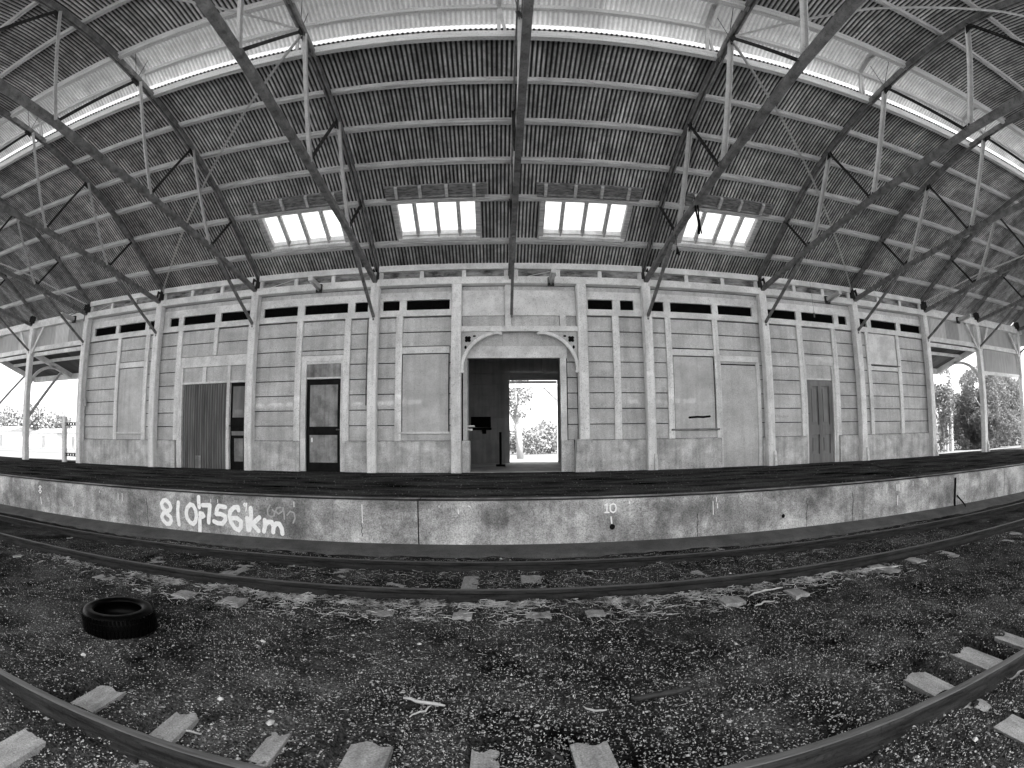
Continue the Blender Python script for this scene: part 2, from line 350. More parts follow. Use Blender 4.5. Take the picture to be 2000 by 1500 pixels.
for a, b in [((-5.377,-.655),(-5.378,-.741)),((-5.29,-.65),(-5.289,-.752)),((-6.472,-.78),(-6.465,-.92)),((-5.795,-.646),(-5.793,-.668)),((-1.59,-.63),(-1.59,-.84)),((2.572,-.613),(2.575,-.66)),((2.588,-.689),(2.591,-.745)),((1.473,-.612),(1.475,-.638)),((2.528,-.658),(2.535,-.816)),
             ((5.8,-.615),(5.8,-.76)),((6.04,-.61),(6.04,-.68)),((5.44,-.61),(5.435,-.74)),((6.37,-.62),(6.375,-.66)),((6.41,-.62),(6.415,-.71)),((-.69,-.63),(-.69,-.645)),((-.33,-.645),(-.36,-.63)),((-.475,-.67),(-.47,-.72)),((-2.45,-.62),(-2.45,-.68)),((-3.66,-.64),(-3.66,-.68)),((-3.55,-.64),(-3.55,-.68))]:
    stroke(g, [a, b], .009)
link('drip_mark', g, 'white', plat)
# drain holes: short black pipes
for x, z, r in [(1.274, -.90, .033), (3.55, -.905, .026)]:
    g = MB(); n = 16
    g.add([(x + r * math.cos(t), 5.9625, z + r * math.sin(t)) for t in [2 * math.pi * i / n for i in range(n)]] +
          [(x + r * .8 * math.cos(t), 5.967, z + r * .8 * math.sin(t)) for t in [2 * math.pi * i / n for i in range(n)]],
          [(i, (i + 1) % n, n + (i + 1) % n, n + i) for i in range(n)] + [tuple(range(n, 2 * n))[::-1]])
    link('drain_hole', g, 'black', plat)
g = MB()
for x, z0, z1 in [(-7.9, -1.07, -.65), (-4.79, -1.07, -.69), (2.33, -1.07, -.80), (3.93, -1.07, -.7), (4.75, -1.07, -.68), (-1.6, -1.0, -.85), (-7.12, -1.05, -.8)]:
    P = [(x + .008 * math.sin(i * 1.7), z0 + (z1 - z0) * i / 7) for i in range(8)]; stroke(g, P, .007, 5.9655)
link('crack', g, 'black', plat)
# drain pipe down the edge wall on the right, and the loose bar leaning beside it
solo('down_pipe', MB().tube([(7.17, 5.95, -.63), (7.17, 5.95, -1.0), (7.17, 5.94, -1.09)], .018), 'black', (7.17, 5.95, -1.1),
     'thin black pipe standing upright against the platform front', 'pipe')
solo('loose_bar', MB().tube([(7.23, 5.95, -.92), (7.38, 5.86, -1.08), (7.375, 5.83, -1.13)], .013), 'black', (7.3, 5.9, -1.13),
     'bent black bar leaning on the platform ledge beside the pipe', 'bar')

# ------------------------------------------------------------------ shed: posts, plates, trusses, purlins, roof
shed = thing('train_shed', 'large iron roofed train shed arching over the track and platform', 'train shed', (0, 5.13, -.49))
Z0 = -.50
for k, x in TX.items():
    if k == 0: continue
    g = MB().bbox(x - .1, x + .1, 11.28, 11.48, Z0, 3.64, .018)
    p = link('shed_post', g, 'post', shed)
    g = MB().box(x - .045, x + .045, 11.262, 11.278, 3.5, 3.98)
    for z in (3.56, 3.7, 3.9): g.box(x - .016, x + .016, 11.245, 11.262, z - .016, z + .016)
    link('strap', g, 'post', p)
    g = MB()
    if k >= 1:
        g.prism_x([(11.279, -.49), (11.20, -.49), (11.25, -.16), (11.279, -.13)], x + .03, x + .10)
        for z in (-.4, -.27): g.box(x + .05, x + .075, 11.19, 11.24, z - .012, z + .012)
        link('foot_bracket', g, 'post', p)
bx = [XL_] + [TX[k] for k in range(-6, 7)] + [XR_]
for a, b in zip(bx, bx[1:]):
    if b - a < .3: continue
    link('lower_plate', MB().box(a + .004, b - .004, 11.27, 11.47, 3.64, 3.80), 'paint', shed)
    if b <= TX[4] + .1 and a >= TX[-4] - .1:
        link('wall_plate', MB().box(a + .06, b - .06, 11.33, 11.50, 4.0, 4.14), 'paint', shed)
for k in (-6, -5, 4, 5):
    link('wall_plate', MB().box(TX[k] + .06, TX[k + 1] - .06, 11.36, 11.46, 3.82, 3.9), 'paint', shed)

SH = [(5.72, 5.955), (6.2, 5.93), (6.85, 5.86), (7.35, 5.78), (7.85, 5.68), (8.3, 5.56), (8.8, 5.41), (9.25, 5.24), (9.73, 5.05), (10.3, 4.80), (10.85, 4.54), (11.2, 4.38), (11.55, 4.21), (11.95, 4.02)]
SKY_X = [(-5.25, -3.28), (-2.19, -.38), (.84, 2.75), (3.95, 5.8)]
SKY_Y = (9.80, 10.74)
def corr_roof(prof, holes=(), xa=XL_, xb=XR_, amp=.0115, pitch=.0762, per=6):
    g = MB(); st = pitch / per; n = int((xb - xa) / st); ph = [2 * math.pi * i / per for i in range(per)]
    ys = []
    for (a, b), (c, d) in zip(prof, prof[1:]):
        ys.append((a, b))
        for hy in SKY_Y:
            if holes and a < hy < c: ys.append((hy, lerp(prof, hy)))
    ys.append(prof[-1])
    i0 = round(xa / st)
    g.v = [((i0 + i) * st, y, z - amp * math.cos(2 * math.pi * (i0 + i) / per)) for y, z in ys for i in range(n + 1)]
    for j in range(len(ys) - 1):
        ym = (ys[j][0] + ys[j + 1][0]) / 2; hol = [h for h in holes if SKY_Y[0] < ym < SKY_Y[1]]
        for i in range(n):
            x = (i0 + i + .5) * st
            if any(a < x < b for a, b in hol): continue
            g.f.append((j * (n + 1) + i, j * (n + 1) + i + 1, (j + 1) * (n + 1) + i + 1, (j + 1) * (n + 1) + i))
    g.sm = True
    return g
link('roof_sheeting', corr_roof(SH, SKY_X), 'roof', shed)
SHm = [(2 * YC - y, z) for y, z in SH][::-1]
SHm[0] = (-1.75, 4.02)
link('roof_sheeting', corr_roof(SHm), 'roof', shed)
MON = [(4.33, 6.26), (4.66, 6.37), (5.13, 6.44), (5.6, 6.37), (5.93, 6.26)]
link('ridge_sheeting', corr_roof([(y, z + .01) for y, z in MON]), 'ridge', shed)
# purlins (lengths broken at the trusses, as butted timbers)
def pz(y): return lerp(SH, y)
bx2 = bx[::2] + ([bx[-1]] if len(bx) % 2 == 0 else [])
for yp in (6.85, 7.85, 8.8, 9.73, 10.85):
    for yy in (yp, 2 * YC - yp):
        for a, b in zip(bx2, bx2[1:]):
            if b - a < .3: continue
            dzv = rnd.uniform(-.006, .006); sg = -1 if yy > YC else 1
            sl_ = (pz(yp + .2) - pz(yp - .2)) / .4 * (1 if yy > YC else -1)
            zt = pz(yp) - .012
            g = MB(); hw = .04
            P = [(yy - hw, zt - hw * sl_), (yy + hw, zt + hw * sl_), (yy + hw, zt + hw * sl_ - .09), (yy - hw, zt - hw * sl_ - .09)]
            g.prism_x([(y, z + dzv) for y, z in P], a + .003, b - .003)
            link('purlin', g, 'purlin', shed)
for yy in (5.76, 4.50):
    for a, b in zip(bx, bx[1:]):
        if b - a < .3: continue
        link('ridge_beam', MB().box(a + .003, b - .003, yy - .045, yy + .045, 5.77, 5.905), 'beam', shed)
for yy in (5.56, 4.70):
    for a, b in zip(bx, bx[1:]):
        if b - a < .3: continue
        link('ridge_purlin', MB().box(a + .003, b - .003, yy - .035, yy + .035, 6.265, 6.35), 'beam', shed)
for k, x in TX.items():
    xo = x - .28 if k <= 0 else x - .17
    g = MB()
    for s in (1, -1):
        y1 = YC + s * .62; y2 = YC + s * .43
        g.bar((xo - .0, y1, 5.93), (xo + .0, y2, 6.27), .05, .05, (1, 0, 0))
        g.bar((xo + .09, y1 + s * .0, 5.93), (xo + .01, y2, 6.27), .04, .04, (0, 1, 0))
        g.bar((xo, y2, 6.30), (xo, YC + s * .01, 6.39), .06, .06, (0, 0, 1))
    link('ridge_frame', g, 'strut', shed)

TOP = [(11.42, 3.98), (9.67, 4.97), (7.45, 5.60), (YC, 5.79), (2.81, 5.60), (.59, 4.97), (-1.16, 3.98)]
BOT = [(11.27, 3.73), (8.89, 3.98), (6.5, 4.10), (3.76, 4.10), (1.37, 3.98), (-1.01, 3.73)]
# the top chord follows the curve of the roof
TOPC = [(y, lerp(SH, y) - .165) for y in (11.42, 10.85, 10.3, 9.67, 8.8, 8.1, 7.45, 6.6, 5.8)]
TOPC = TOPC + [(YC, 5.80)] + [(2 * YC - y, z) for y, z in TOPC[::-1]]
def make_truss(x):
    g = MB(); w = .045; d = .05
    for (a, b), (c, e) in zip(TOPC, TOPC[1:]):
        for o in (-.033, .033): g.bar((x + o, a, b), (x + o, c, e), .03, .085, (0, 0, 1))
    t = link('truss', g, 'chord', shed)
    g = MB()
    for (a, b), (c, e) in zip(BOT, BOT[1:]):
        u = (c - a, e - b); L = math.hypot(*u); u = (u[0] / L * .004, u[1] / L * .004)
        g.bar((x, a + u[0], b + u[1]), (x, c - u[0], e - u[1]), .095, .012, (0, 0, 1))
        for o in (-.042, .042): g.bar((x + o, a + u[0], b + u[1] + .048), (x + o, c - u[0], e - u[1] + .048), .01, .08, (0, 0, 1))
    link('bottom_chord', g, 'chord', t)
    for (a, b) in [((7.45, 5.56), (8.80, 4.04)), ((5.25, 5.78), (6.5, 4.15)), ((2.81, 5.56), (3.76, 4.15)), ((.59, 4.95), (1.37, 4.03))]:
        g = MB().angle((x + .012, *a), (x + .012, *b), .075, (0, 1, 0)); link('strut', g, 'strut', t)
    for (a, b) in [((9.67, 4.93), (8.93, 4.04)), ((7.43, 5.56), (6.54, 4.14)), ((5.18, 5.77), (3.80, 4.14)), ((2.78, 5.56), (1.43, 4.03))]:
        g = MB().bar((x - .02, *a), (x - .02, *b), .012, .055, (0, 1, 0)); g.bar((x - .045, *a), (x - .045, *b), .04, .01, (0, 1, 0)); link('diagonal', g, 'steel', t)
    for a, b in [((9.25, 3.92), (11.30, 2.93)), ((1.01, 3.92), (-1.04, 2.93))]:
        g = MB().bar((x, *a), (x, *b), .06, .05, (0, 0, 1)); g.box(x - .02, x + .02, b[0] - .03, b[0] + .0, b[1] - .08, b[1] - .03)
        link('knee_brace', g, 'chord', t)
    for s in (1, -1):
        def my(y): return y if s > 0 else 2 * YC - y
        g = MB().prism_x([(my(11.40), 3.72), (my(11.40), 4.05), (my(11.2), 4.06), (my(11.15), 3.78)] if s > 0 else [(my(11.15), 3.78), (my(11.2), 4.06), (my(11.40), 4.05), (my(11.40), 3.72)], x - .054, x - .048)
        g.prism_x([(my(11.40), 3.72), (my(11.40), 4.05), (my(11.2), 4.06), (my(11.15), 3.78)], x + .048, x + .054)
        link('gusset_plate', g, 'steel', t)
    for y, z in [(7.45, 5.5), (5.15, 5.72), (2.81, 5.5), (9.6, 4.93), (8.87, 4.04), (6.52, 4.14), (3.78, 4.14), (1.4, 4.04)]:
        g = MB().prism_x([(y - .11, z - .02), (y + .11, z - .04), (y + .07, z + .1), (y - .07, z + .1)], x - .006, x + .002)
        link('node_plate', g, 'steel', t)
    g = MB().tube([(x - .03, 5.2, 5.8), (x - .06, 5.3, 6.34)], .006, 5).tube([(x - .03, 5.2, 5.8), (x + .02, 4.75, 6.28)], .006, 5)
    link('ridge_stay', g, 'steel', t)
    return t
t0 = make_truss(0.0)
for k, x in TX.items():
    if k == -6: t0_ = t0; t0_.location.x += x; continue
for k, x in TX.items():
    if k == -6: continue
    c = t0.copy(); C.objects.link(c); c.parent = shed; c.location = (t0.location.x - TX[-6] + x, t0.location.y, t0.location.z)
    for ch in t0.children:
        d = ch.copy(); C.objects.link(d); d.parent = c
# wind bracing
for ka, kb in [(1, 3), (-1, -3), (6, 4), (-6, -4)]:
    for s in (1, -1):
        def my(y): return y if s > 0 else 2 * YC - y
        P = [(TX[ka], my(5.2), 5.70)]
        xa, xb = TX[ka], TX[kb]
        for t in [.25, .5, .75]:
            y = 5.2 + (11.3 - 5.2) * t; P.append((xa + (xb - xa) * t, my(y), min(5.70, lerp(SH, y) - .26)))
        P.append((xb, my(11.35), 4.03))
        g = MB()
        for a, b in zip(P, P[1:]): g.bar(a, b, .045, .008, (0, 0, 1)); g.bar(a, b, .008, .04, (0, 0, 1))
        link('wind_brace', g, 'strut', shed)
# skylights
for n_, (a, b) in enumerate(SKY_X):
    zt = pz(SKY_Y[0]); zb = pz(SKY_Y[1]); y0, y1 = SKY_Y
    def sk(y, o): return (y, lerp(SH, y) + o)
    g = MB()
    for xx, wd in [(a + .05, .11), (b - .05, .11)]:
        g.prism_x([sk(y0, -.09), sk(y1, -.09), sk(y1, .05), sk(y0, .05)], xx - wd / 2, xx + wd / 2)
    for i in (1, 2, 3):
        xx = a + (b - a) * i / 4
        g.prism_x([sk(y0, -.03), sk(y1, -.03), sk(y1, .05), sk(y0, .05)], xx - .04, xx + .04)
        g.prism_x([sk(y0, -.075), sk(y1, -.075), sk(y1, -.032), sk(y0, -.032)], xx - .018, xx + .018)
    f = link('skylight', g, 'purlin', shed)
    g = MB().prism_x([sk(y1 - .10, -.05), sk(y1 - .002, -.05), sk(y1 - .002, .05), sk(y1 - .10, .05)], a + .105, b - .105)
    g.prism_x([sk(y1 - .06, -.10), sk(y1 + .02, -.10), sk(y1 + .02, -.052), sk(y1 - .06, -.052)], a + .02, b - .02)
    link('sill', g, 'paint', f)
    for i in range(4):
        w_ = (b - a - .1) / 4; xa_ = a + .05 + w_ * i + .03
        g = MB().prism_x([sk(y0 - .02, .052), sk(y1 + .02, .052), sk(y1 + .02, .058), sk(y0 - .02, .058)], xa_ - .02, xa_ + w_ - .02)
        link('pane', g, 'skyl', f)
    g = MB()
    yb0, yb1 = 9.36, 9.64
    g.prism_x([(yb0, pz(yb0) - .03), (yb1, pz(yb1) - .03), (yb1, pz(yb1) - .06), (yb0, pz(yb0) - .06)], a - .1, b + .14)
    g.prism_x([(yb1 - .04, pz(yb1) - .062), (yb1, pz(yb1) - .062), (yb1, pz(yb1) - .11), (yb1 - .04, pz(yb1) - .11)], a - .08, b + .1)
    hb = link('header_board', g, 'rotten', f)
    for i in range(4):
        xx = a + .12 + (b - a - .24) * i / 3 + rnd.uniform(-.04, .04)
        link('header_block', MB().prism_x([(yb0 - .01, pz(yb0) - .061), (yb1 - .045, pz(yb1) - .061), (yb1 - .045, pz(yb1) - .13), (yb0 - .01, pz(yb0) - .12)], xx - .03, xx + .03), 'purlin', f)
# clerestory windows under the wall plate
for k in range(-4, 4):
    a = TX[k] + .10; b = TX[k + 1] - .10; w_ = (b - a) / 3
    for i in range(3):
        g = MB().box(a + w_ * i + (.045 if i else .02), a + w_ * (i + 1) - .045, 11.44, 11.448, 3.80, 4.0)
        link('clerestory_pane', g, 'glass', shed)
    g = MB()
    for xx in (a + .01, a + w_, a + 2 * w_, b - .01): link('clerestory_mullion', MB().box(xx - .045, xx + .045, 11.38, 11.435, 3.802, 3.998), 'paint', shed)
    if k % 2 == 0: link('glass_brace', MB().bar((a + .1, 11.432, 3.81), (a + w_ - .1, 11.432, 3.99), .006, .03, (0, 1, 0)), 'paint', shed)
link('clerestory_back', MB().box(TX[-4], TX[4], 11.55, 11.58, 3.78, 4.3), 'dark', shed)

# open bays beyond the ends of the building
def corr_wall(x0, x1, y, z0, z1, amp=.009, per=6):
    st = .0762 / per; n = int((x1 - x0) / st); g = MB()
    for j, z in enumerate((z0, z1)): g.v += [(x0 + i * st, y + amp * math.cos(2 * math.pi * i / per), z) for i in range(n + 1)]
    g.f = [(i, i + 1, n + 2 + i, n + 1 + i) for i in range(n)]; g.sm = True
    return g
for s, ks in ((-1, [(-5, -4), (-6, -5)]), (1, [(4, 5), (5, 6)])):
    for ka, kb in ks:
        a, b = TX[ka] + .1, TX[kb] - .1; deep = (ka == 5)
        link('fascia_sheeting', corr_wall(a, b, 11.47, 2.15 if deep else 3.0, 3.66), 'iron', shed)
        link('bay_rail', MB().box(a, b, 11.37, 11.45, 2.90, 3.04), 'paint', shed)
        if deep: link('bay_rail', MB().box(a, b, 11.38, 11.45, 2.03, 2.14), 'paint', shed)
        else: link('bay_rail', MB().box(a, b, 11.45, 11.53, 2.76, 2.87), 'paint', shed)
        if ka != -6 or True:
            if not (ka == -5 or ka == 4) or True:
                pass
        for xx, sg in ((a, 1), (b, -1)):
            if (ka == -5 and sg == -1) or (ka == 4 and sg == 1): continue
            g = MB().bar((xx + sg * .0, 11.33, 2.80), (xx + sg * .62, 11.33, 3.63), .07, .05, (0, 1, 0)); link('knee_strut', g, 'paint', shed)
    # canopy behind, falling away from the platform
    xa, xb = (-17.6, -12.05) if s < 0 else (12.62, 15.62)
    cz = lambda y: 2.98 - (y - 11.5) * .235
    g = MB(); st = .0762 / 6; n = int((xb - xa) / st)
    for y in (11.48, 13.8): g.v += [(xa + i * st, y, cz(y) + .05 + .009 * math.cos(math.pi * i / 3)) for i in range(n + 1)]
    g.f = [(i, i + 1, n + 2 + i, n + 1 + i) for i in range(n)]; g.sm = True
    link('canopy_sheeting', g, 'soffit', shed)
    link('canopy_purlin', MB().box(xa, xb, 12.35, 12.43, cz(12.4) - .06, cz(12.4) + .035), 'paint', shed)
    link('canopy_fascia', MB().box(xa, xb, 13.68, 13.73, cz(13.7) - .17, cz(13.7) + .03), 'paint', shed)
    for x in ([xa + .06, TX[-5]] if s < 0 else [TX[5]]):
        g = MB().bar((x, 11.52, cz(11.5) - .08), (x, 13.66, cz(13.66) - .06), .1, .17, (0, 0, 1)); link('canopy_rafter', g, 'paint', shed)
        g = MB(); P = []
        for i in range(11):
            t = math.pi / 2 * i / 10; P.append((x, 11.44 + 1.28 * (1 - math.cos(t)), 1.65 + .92 * math.sin(t)))
        for a_, b_ in zip(P, P[1:]): g.bar(a_, b_, .09, .10, (1, 0, 0))
        if x in TX.values(): link('arch_bracket', g, 'paint', shed)
        if s < 0:
            xp = x if x in TX.values() else TX[-6]
            g = MB().bar((xp, 11.48, .85), (x, 13.1, cz(13.1) - .12), .08, .08, (0, 0, 1)); link('canopy_stay', g, 'purlin', shed)
# end gable on the right
g = MB(); st = .0762 / 6; ys = []; y = -1.7
while y < 11.9: ys.append(y); y += st
g.v = [(18.93 + .009 * math.cos(2 * math.pi * i / 6), yy, 3.2) for i, yy in enumerate(ys)] + [(18.93 + .009 * math.cos(2 * math.pi * i / 6), yy, (lerp(SH, yy) if yy > YC else lerp(SHm, yy)) - .03) for i, yy in enumerate(ys)]
n = len(ys); g.f = [(i, i + 1, n + i + 1, n + i) for i in range(n - 1)]; g.sm = True
link('gable_sheeting', g, 'iron', shed)

# ------------------------------------------------------------------ station building
bld = thing('station_building', 'pale boarded timber station building behind the platform', 'building', (0, 14, -.49))
YB = 11.55
def boards(g, x0, x1, z0, z1):
    z = .19
    lv = [-.49 + 0] + [.19 + .345 * i for i in range(0, 10)]
    for a, b in zip(lv[1:], lv[2:]):
        a2, b2 = max(a, z0), min(b, z1)
        if b2 - a2 < .02: continue
        g.prism_x([(YB - .016, a2 + .011), (YB + .002, b2 - .008), (YB + .03, b2 - .008), (YB + .03, a2 + .011)], x0, x1)
RAIL0, RAIL1, SL1 = 2.97, 3.11, 3.345
bays = [
 dict(x=(-12.05, -8.9), bat=[(-10.54, -10.41), (-9.41, -9.27)], slots=[(-11.66, -10.71), (-10.57, -9.5), (-9.35, -9.06)], op=[(-10.43, -9.39, .36, 2.28)], pl=[(-11.95, -8.9)]),
 dict(x=(-8.89, -5.9), bat=[(-8.25, -8.09)], slots=[(-8.6, -8.28), (-8.12, -7.08), (-6.91, -5.97)], op=[(-8.17, -5.95, -.5, 2.27)], pl=[(-8.89, -8.172)], ub=[(-8.22, -8.11), (-7.06, -6.94)]),
 dict(x=(-5.89, -2.8), bat=[(-4.71, -4.56), (-3.51, -3.36)], slots=[(-5.65, -4.73), (-4.55, -3.46), (-3.29, -2.98)], op=[(-4.6, -3.45, -.5, 2.14)], pl=[(-5.89, -4.552), (-3.438, -2.8)]),
 dict(x=(-2.79, -.85), bat=[(-2.30, -2.15)], slots=[(-2.63, -2.24), (-2.08, -1.1)], op=[(-2.17, -1.09, .36, 2.28)], pl=[(-2.79, -.85)]),
 dict(x=(1.72, 3.31), bat=[(2.53, 2.69)], slots=[(1.99, 2.56), (2.74, 3.06)], op=[], pl=[(1.98, 3.31)]),
 dict(x=(3.32, 6.36), bat=[(3.79, 3.93), (4.99, 5.13)], slots=[(3.47, 3.79), (3.95, 5.02), (5.18, 6.13)], op=[(3.92, 5.0, .40, 2.25), (5.1, 6.2, -.5, 2.12)], pl=[(3.32, 5.098), (6.222, 6.36)]),
 dict(x=(6.37, 9.42), bat=[(7.43, 7.60), (8.58, 8.74)], slots=[(6.51, 7.47), (7.64, 8.74), (8.91, 9.21)], op=[(7.58, 8.6, -.5, 2.2)], pl=[(6.37, 7.558), (8.662, 9.42)]),
 dict(x=(9.43, 12.55), bat=[(9.86, 9.99), (11.13, 11.27)], slots=[(9.72, 9.99), (10.16, 11.25), (11.43, 12.39)], op=[(9.98, 11.15, 2.05, 2.95)], pl=[(9.43, 12.45)]),
]
for b in bays:
    x0, x1 = b['x']; g = MB()
    # columns of boards between openings
    cuts = sorted({x0, x1} | {c for o in b['op'] for c in o[:2] if x0 < c < x1})
    for a, c in zip(cuts, cuts[1:]):
        m_ = (a + c) / 2; segs = [(.19, RAIL0)]
        for o in b['op']:
            if o[0] <= m_ <= o[1]:
                segs = [(s0, min(s1, o[2])) for s0, s1 in segs if s0 < o[2]] + [(max(s0, o[3]), s1) for s0, s1 in segs if s1 > o[3]]
        for s0, s1 in segs:
            if s1 - s0 > .02: boards(g, a, c, s0, s1)
    wp = link('wall_boarding', g, 'board', bld)
    for a, c in b['bat']: link('batten', MB().bbox(a, c, YB - .07, YB - .014, .195, RAIL0 - .002, .006), 'post', wp)
    for a, c in b.get('ub', []): link('batten', MB().bbox(a, c, YB - .065, YB - .014, 2.28, RAIL0 - .002, .006), 'post', wp)
    g = MB().box(x0, x1, YB - .06, YB + .02, RAIL0, RAIL1)
    g.box(x0, x1, YB - .05, YB + .02, SL1, 3.53)
    xs = [x0] + [q for s_ in b['slots'] for q in s_] + [x1]
    for a, c in zip(xs[::2], xs[1::2]):
        if c - a > .01: g.box(a, c, YB - .045, YB + .02, RAIL1 + .001, SL1 - .001)
    link('vent_rail', g, 'paint', wp)
    g = MB().box(x0, x1, YB - .02, YB + .02, 3.53, 3.64); link('frieze', g, 'board', wp)
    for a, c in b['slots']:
        link('vent_opening', MB().box(a, c, YB + .03, YB + .035, RAIL1, SL1), 'slot', bld)  # black sheet standing in for the shade inside the slot
    for a, c in b['pl']:
        g = MB().prism_x([(YB - .10, -.5), (YB - .095, .15), (YB - .06, .19), (YB + .02, .19), (YB + .02, -.5)], a, c)
        link('plinth', g, 'plinth', bld)
def window_board(x0, x1, z0, z1, sill=True, dark_sill=False):
    g = MB().box(x0 + .026, x1 - .026, YB - .018, YB + .01, z0 + .015, z1 - .172)
    wbd = link('boarded_window', g, 'board', bld)
    g = MB().box(x0 + .003, x1 - .003, YB - .048, YB + .01, z1 - .15, z1 - .003)
    link('frame', g, 'paint', wbd)
    g = MB().box(x0 - .09, x1 + .06, YB - .085, YB + .0, z0 - .03, z0 + .012); link('sill', g, 'rotten' if dark_sill else 'paint', wbd)
    return wbd
window_board(-10.42, -9.4, .38, 2.27); window_board(-2.16, -1.09, .38, 2.27)
w6 = window_board(3.93, 4.99, .40, 2.24, dark_sill=True)
g = MB(); stroke(g, [(4.30, .665), (4.5, .68), (4.65, .675), (4.82, .69)], .05, YB - .0195); link('scrawl_mark', g, 'black', w6)
# small scribbled letters on the boards left of the far door
g = MB()
xx = 6.62
for h in (.05, .07, .05, .03, .05, .04, .035):
    stroke(g, [(xx, .66), (xx + .02, .66 + h), (xx + .04, .66)], .008, YB - .0132); xx += .06
link('pencil_scrawl', g, 'faint', bld)
# flat upper panel in the right bay with a ledge
g = MB().box(10.0, 11.12, YB - .02, YB + .01, 2.09, 2.95); pnl = link('blank_panel', g, 'paint', bld)
link('ledge', MB().box(9.97, 11.2, YB - .09, YB - .02, 2.06, 2.085), 'rotten', pnl)
link('rail', MB().box(10.0, 11.12, YB - .045, YB - .014, 1.93, 2.04), 'paint', pnl)
# double doorway with sheet iron door
db = link('double_door', corr_wall(-7.97, -6.6, YB + .02, -.49, 1.585, .012, 6), 'iron_door', bld)
db['label'] = 'grey ribbed sheet door'
g = MB().box(-8.17, -5.96, YB - .05, YB + .01, 2.005, 2.265)
g.box(-8.15, -7.99, YB - .045, YB + .06, -.49, 2.003); g.box(-6.585, -6.50, YB - .04, YB + .06, -.49, 2.003); g.box(-6.03, -5.96, YB - .03, YB + .06, -.49, 2.003)
g.box(-7.985, -6.59, YB - .05, YB + .05, 1.585, 1.63); g.box(-6.495, -6.035, YB - .05, YB + .05, 1.585, 1.63); g.box(-7.36, -7.25, YB - .03, YB + .05, 1.632, 2.003)
g.box(-8.09, -8.06, YB - .065, YB - .046, -.49, 2.26)
link('door_frame', g, 'paint', db)
for a, c in ((-7.985, -7.362), (-7.248, -6.587), (-6.498, -6.032)):
    link('transom_panel', MB().box(a, c, YB + .02, YB + .04, 1.632, 2.003), 'board', db)
link('paper_notice', MB().box(-7.55, -7.38, YB + .008, YB + .012, -.49, -.18), 'dpanel', db)
g = MB().box(-6.498, -6.032, YB + .06, YB + .10, -.49, 1.585); dd = link('side_door', g, 'ddoor', bld)
link('lower_panel', MB().box(-6.38, -6.12, YB + .045, YB + .058, -.3, .25), 'dpanel', dd)
link('upper_panel', MB().box(-6.44, -6.08, YB + .05, YB + .058, .75, 1.5), 'greydoor', dd)
g = MB().bar((-6.6, YB - .03, .55), (-6.05, YB - .0, .53), .02, .02); link('door_bar', g, 'black', dd)
link('rail', MB().box(-6.45, -6.07, YB + .03, YB + .058, .32, .42), 'greydoor', dd)
# dark door with two pale panels
g = MB().box(-4.42, -3.57, YB + .03, YB + .07, -.49, 1.6); d2 = link('front_door', g, 'ddoor', bld); d2['label'] = 'dark door with two dusty pale panels'
link('upper_panel', MB().box(-4.33, -3.65, YB + .018, YB + .028, .52, 1.47), 'dpanel', d2)
link('lower_panel', MB().box(-4.33, -3.65, YB + .018, YB + .028, -.29, .33), 'dpanel', d2)
link('door_handle', MB().tube([(-3.60, YB + .03, .45), (-3.60, YB - .03, .45), (-3.66, YB - .04, .45)], .018, 8), 'railtop', d2)
link('white_tag', MB().box(-4.29, -4.25, YB + .010, YB + .015, .17, .27), 'white', d2)
g = MB().box(-4.6, -3.45, YB - .05, YB + .01, 2.0, 2.135)
g.box(-4.55, -4.425, YB - .04, YB + .075, -.49, 1.998); g.box(-3.565, -3.44, YB - .04, YB + .075, -.49, 1.998)
g.box(-4.5, -4.47, YB - .055, YB - .042, -.49, 1.95); g.box(-3.52, -3.49, YB - .055, YB - .042, -.49, 1.95)
g.box(-4.423, -3.567, YB - .03, YB + .06, 1.602, 1.64); g.box(-4.423, -3.567, YB - .02, YB + .06, 1.95, 1.998)
link('door_frame', g, 'paint', d2)
link('transom_panel', MB().box(-4.423, -3.567, YB + .01, YB + .03, 1.642, 1.948), 'dpanel', d2)
# flush sheeted doorway
g = MB().box(5.15, 6.12, YB - .02, YB + .02, -.49, 1.90); d6 = link('sheeted_door', g, 'board', bld)
g = MB().box(5.1, 6.2, YB - .05, YB + .01, 1.98, 2.12); g.box(5.1, 5.148, YB - .045, YB + .02, -.49, 1.975); g.box(6.122, 6.22, YB - .045, YB + .02, -.49, 1.975)
link('door_frame', g, 'paint', d6)
link('gap', MB().box(5.15, 6.12, YB + .0, YB + .01, 1.905, 1.975), 'board', d6)
link('shadow_slot', MB().box(5.16, 6.11, YB - .026, YB - .021, 1.895, 1.925), 'black', d6)
# grey four panel door
g = MB().box(7.64, 8.50, YB + .05, YB + .08, -.49, 1.6)
for a, c, z0, z1 in [(7.64, 7.75, -.49, 1.6), (8.02, 8.12, -.49, 1.6), (8.39, 8.5, -.49, 1.6)]: g.box(a, c, YB + .005, YB + .049, z0, z1)
for a, c in ((7.752, 8.018), (8.122, 8.388)):
    for z0, z1 in ((-.49, -.26), (.22, .47), (1.45, 1.6)): g.box(a, c, YB + .0055, YB + .049, z0, z1)
d7 = link('panel_door', g, 'greydoor', bld); d7['label'] = 'grey four panelled door'
for a, c in ((7.80, 7.97), (8.17, 8.34)):
    for z0, z1 in ((-.2, .16), (.53, 1.4)): link('door_panel', MB().box(a + .015, c - .015, YB + .03, YB + .048, z0 + .015, z1 - .015), 'greydoor', d7)
link('door_handle', MB().tube([(7.68, YB + .02, .75), (7.68, YB - .03, .75)], .02, 8), 'railtop', d7)
g = MB().box(7.58, 8.60, YB - .05, YB + .01, 2.03, 2.2); g.box(7.58, 8.60, YB - .035, YB + .02, 1.98, 2.028)
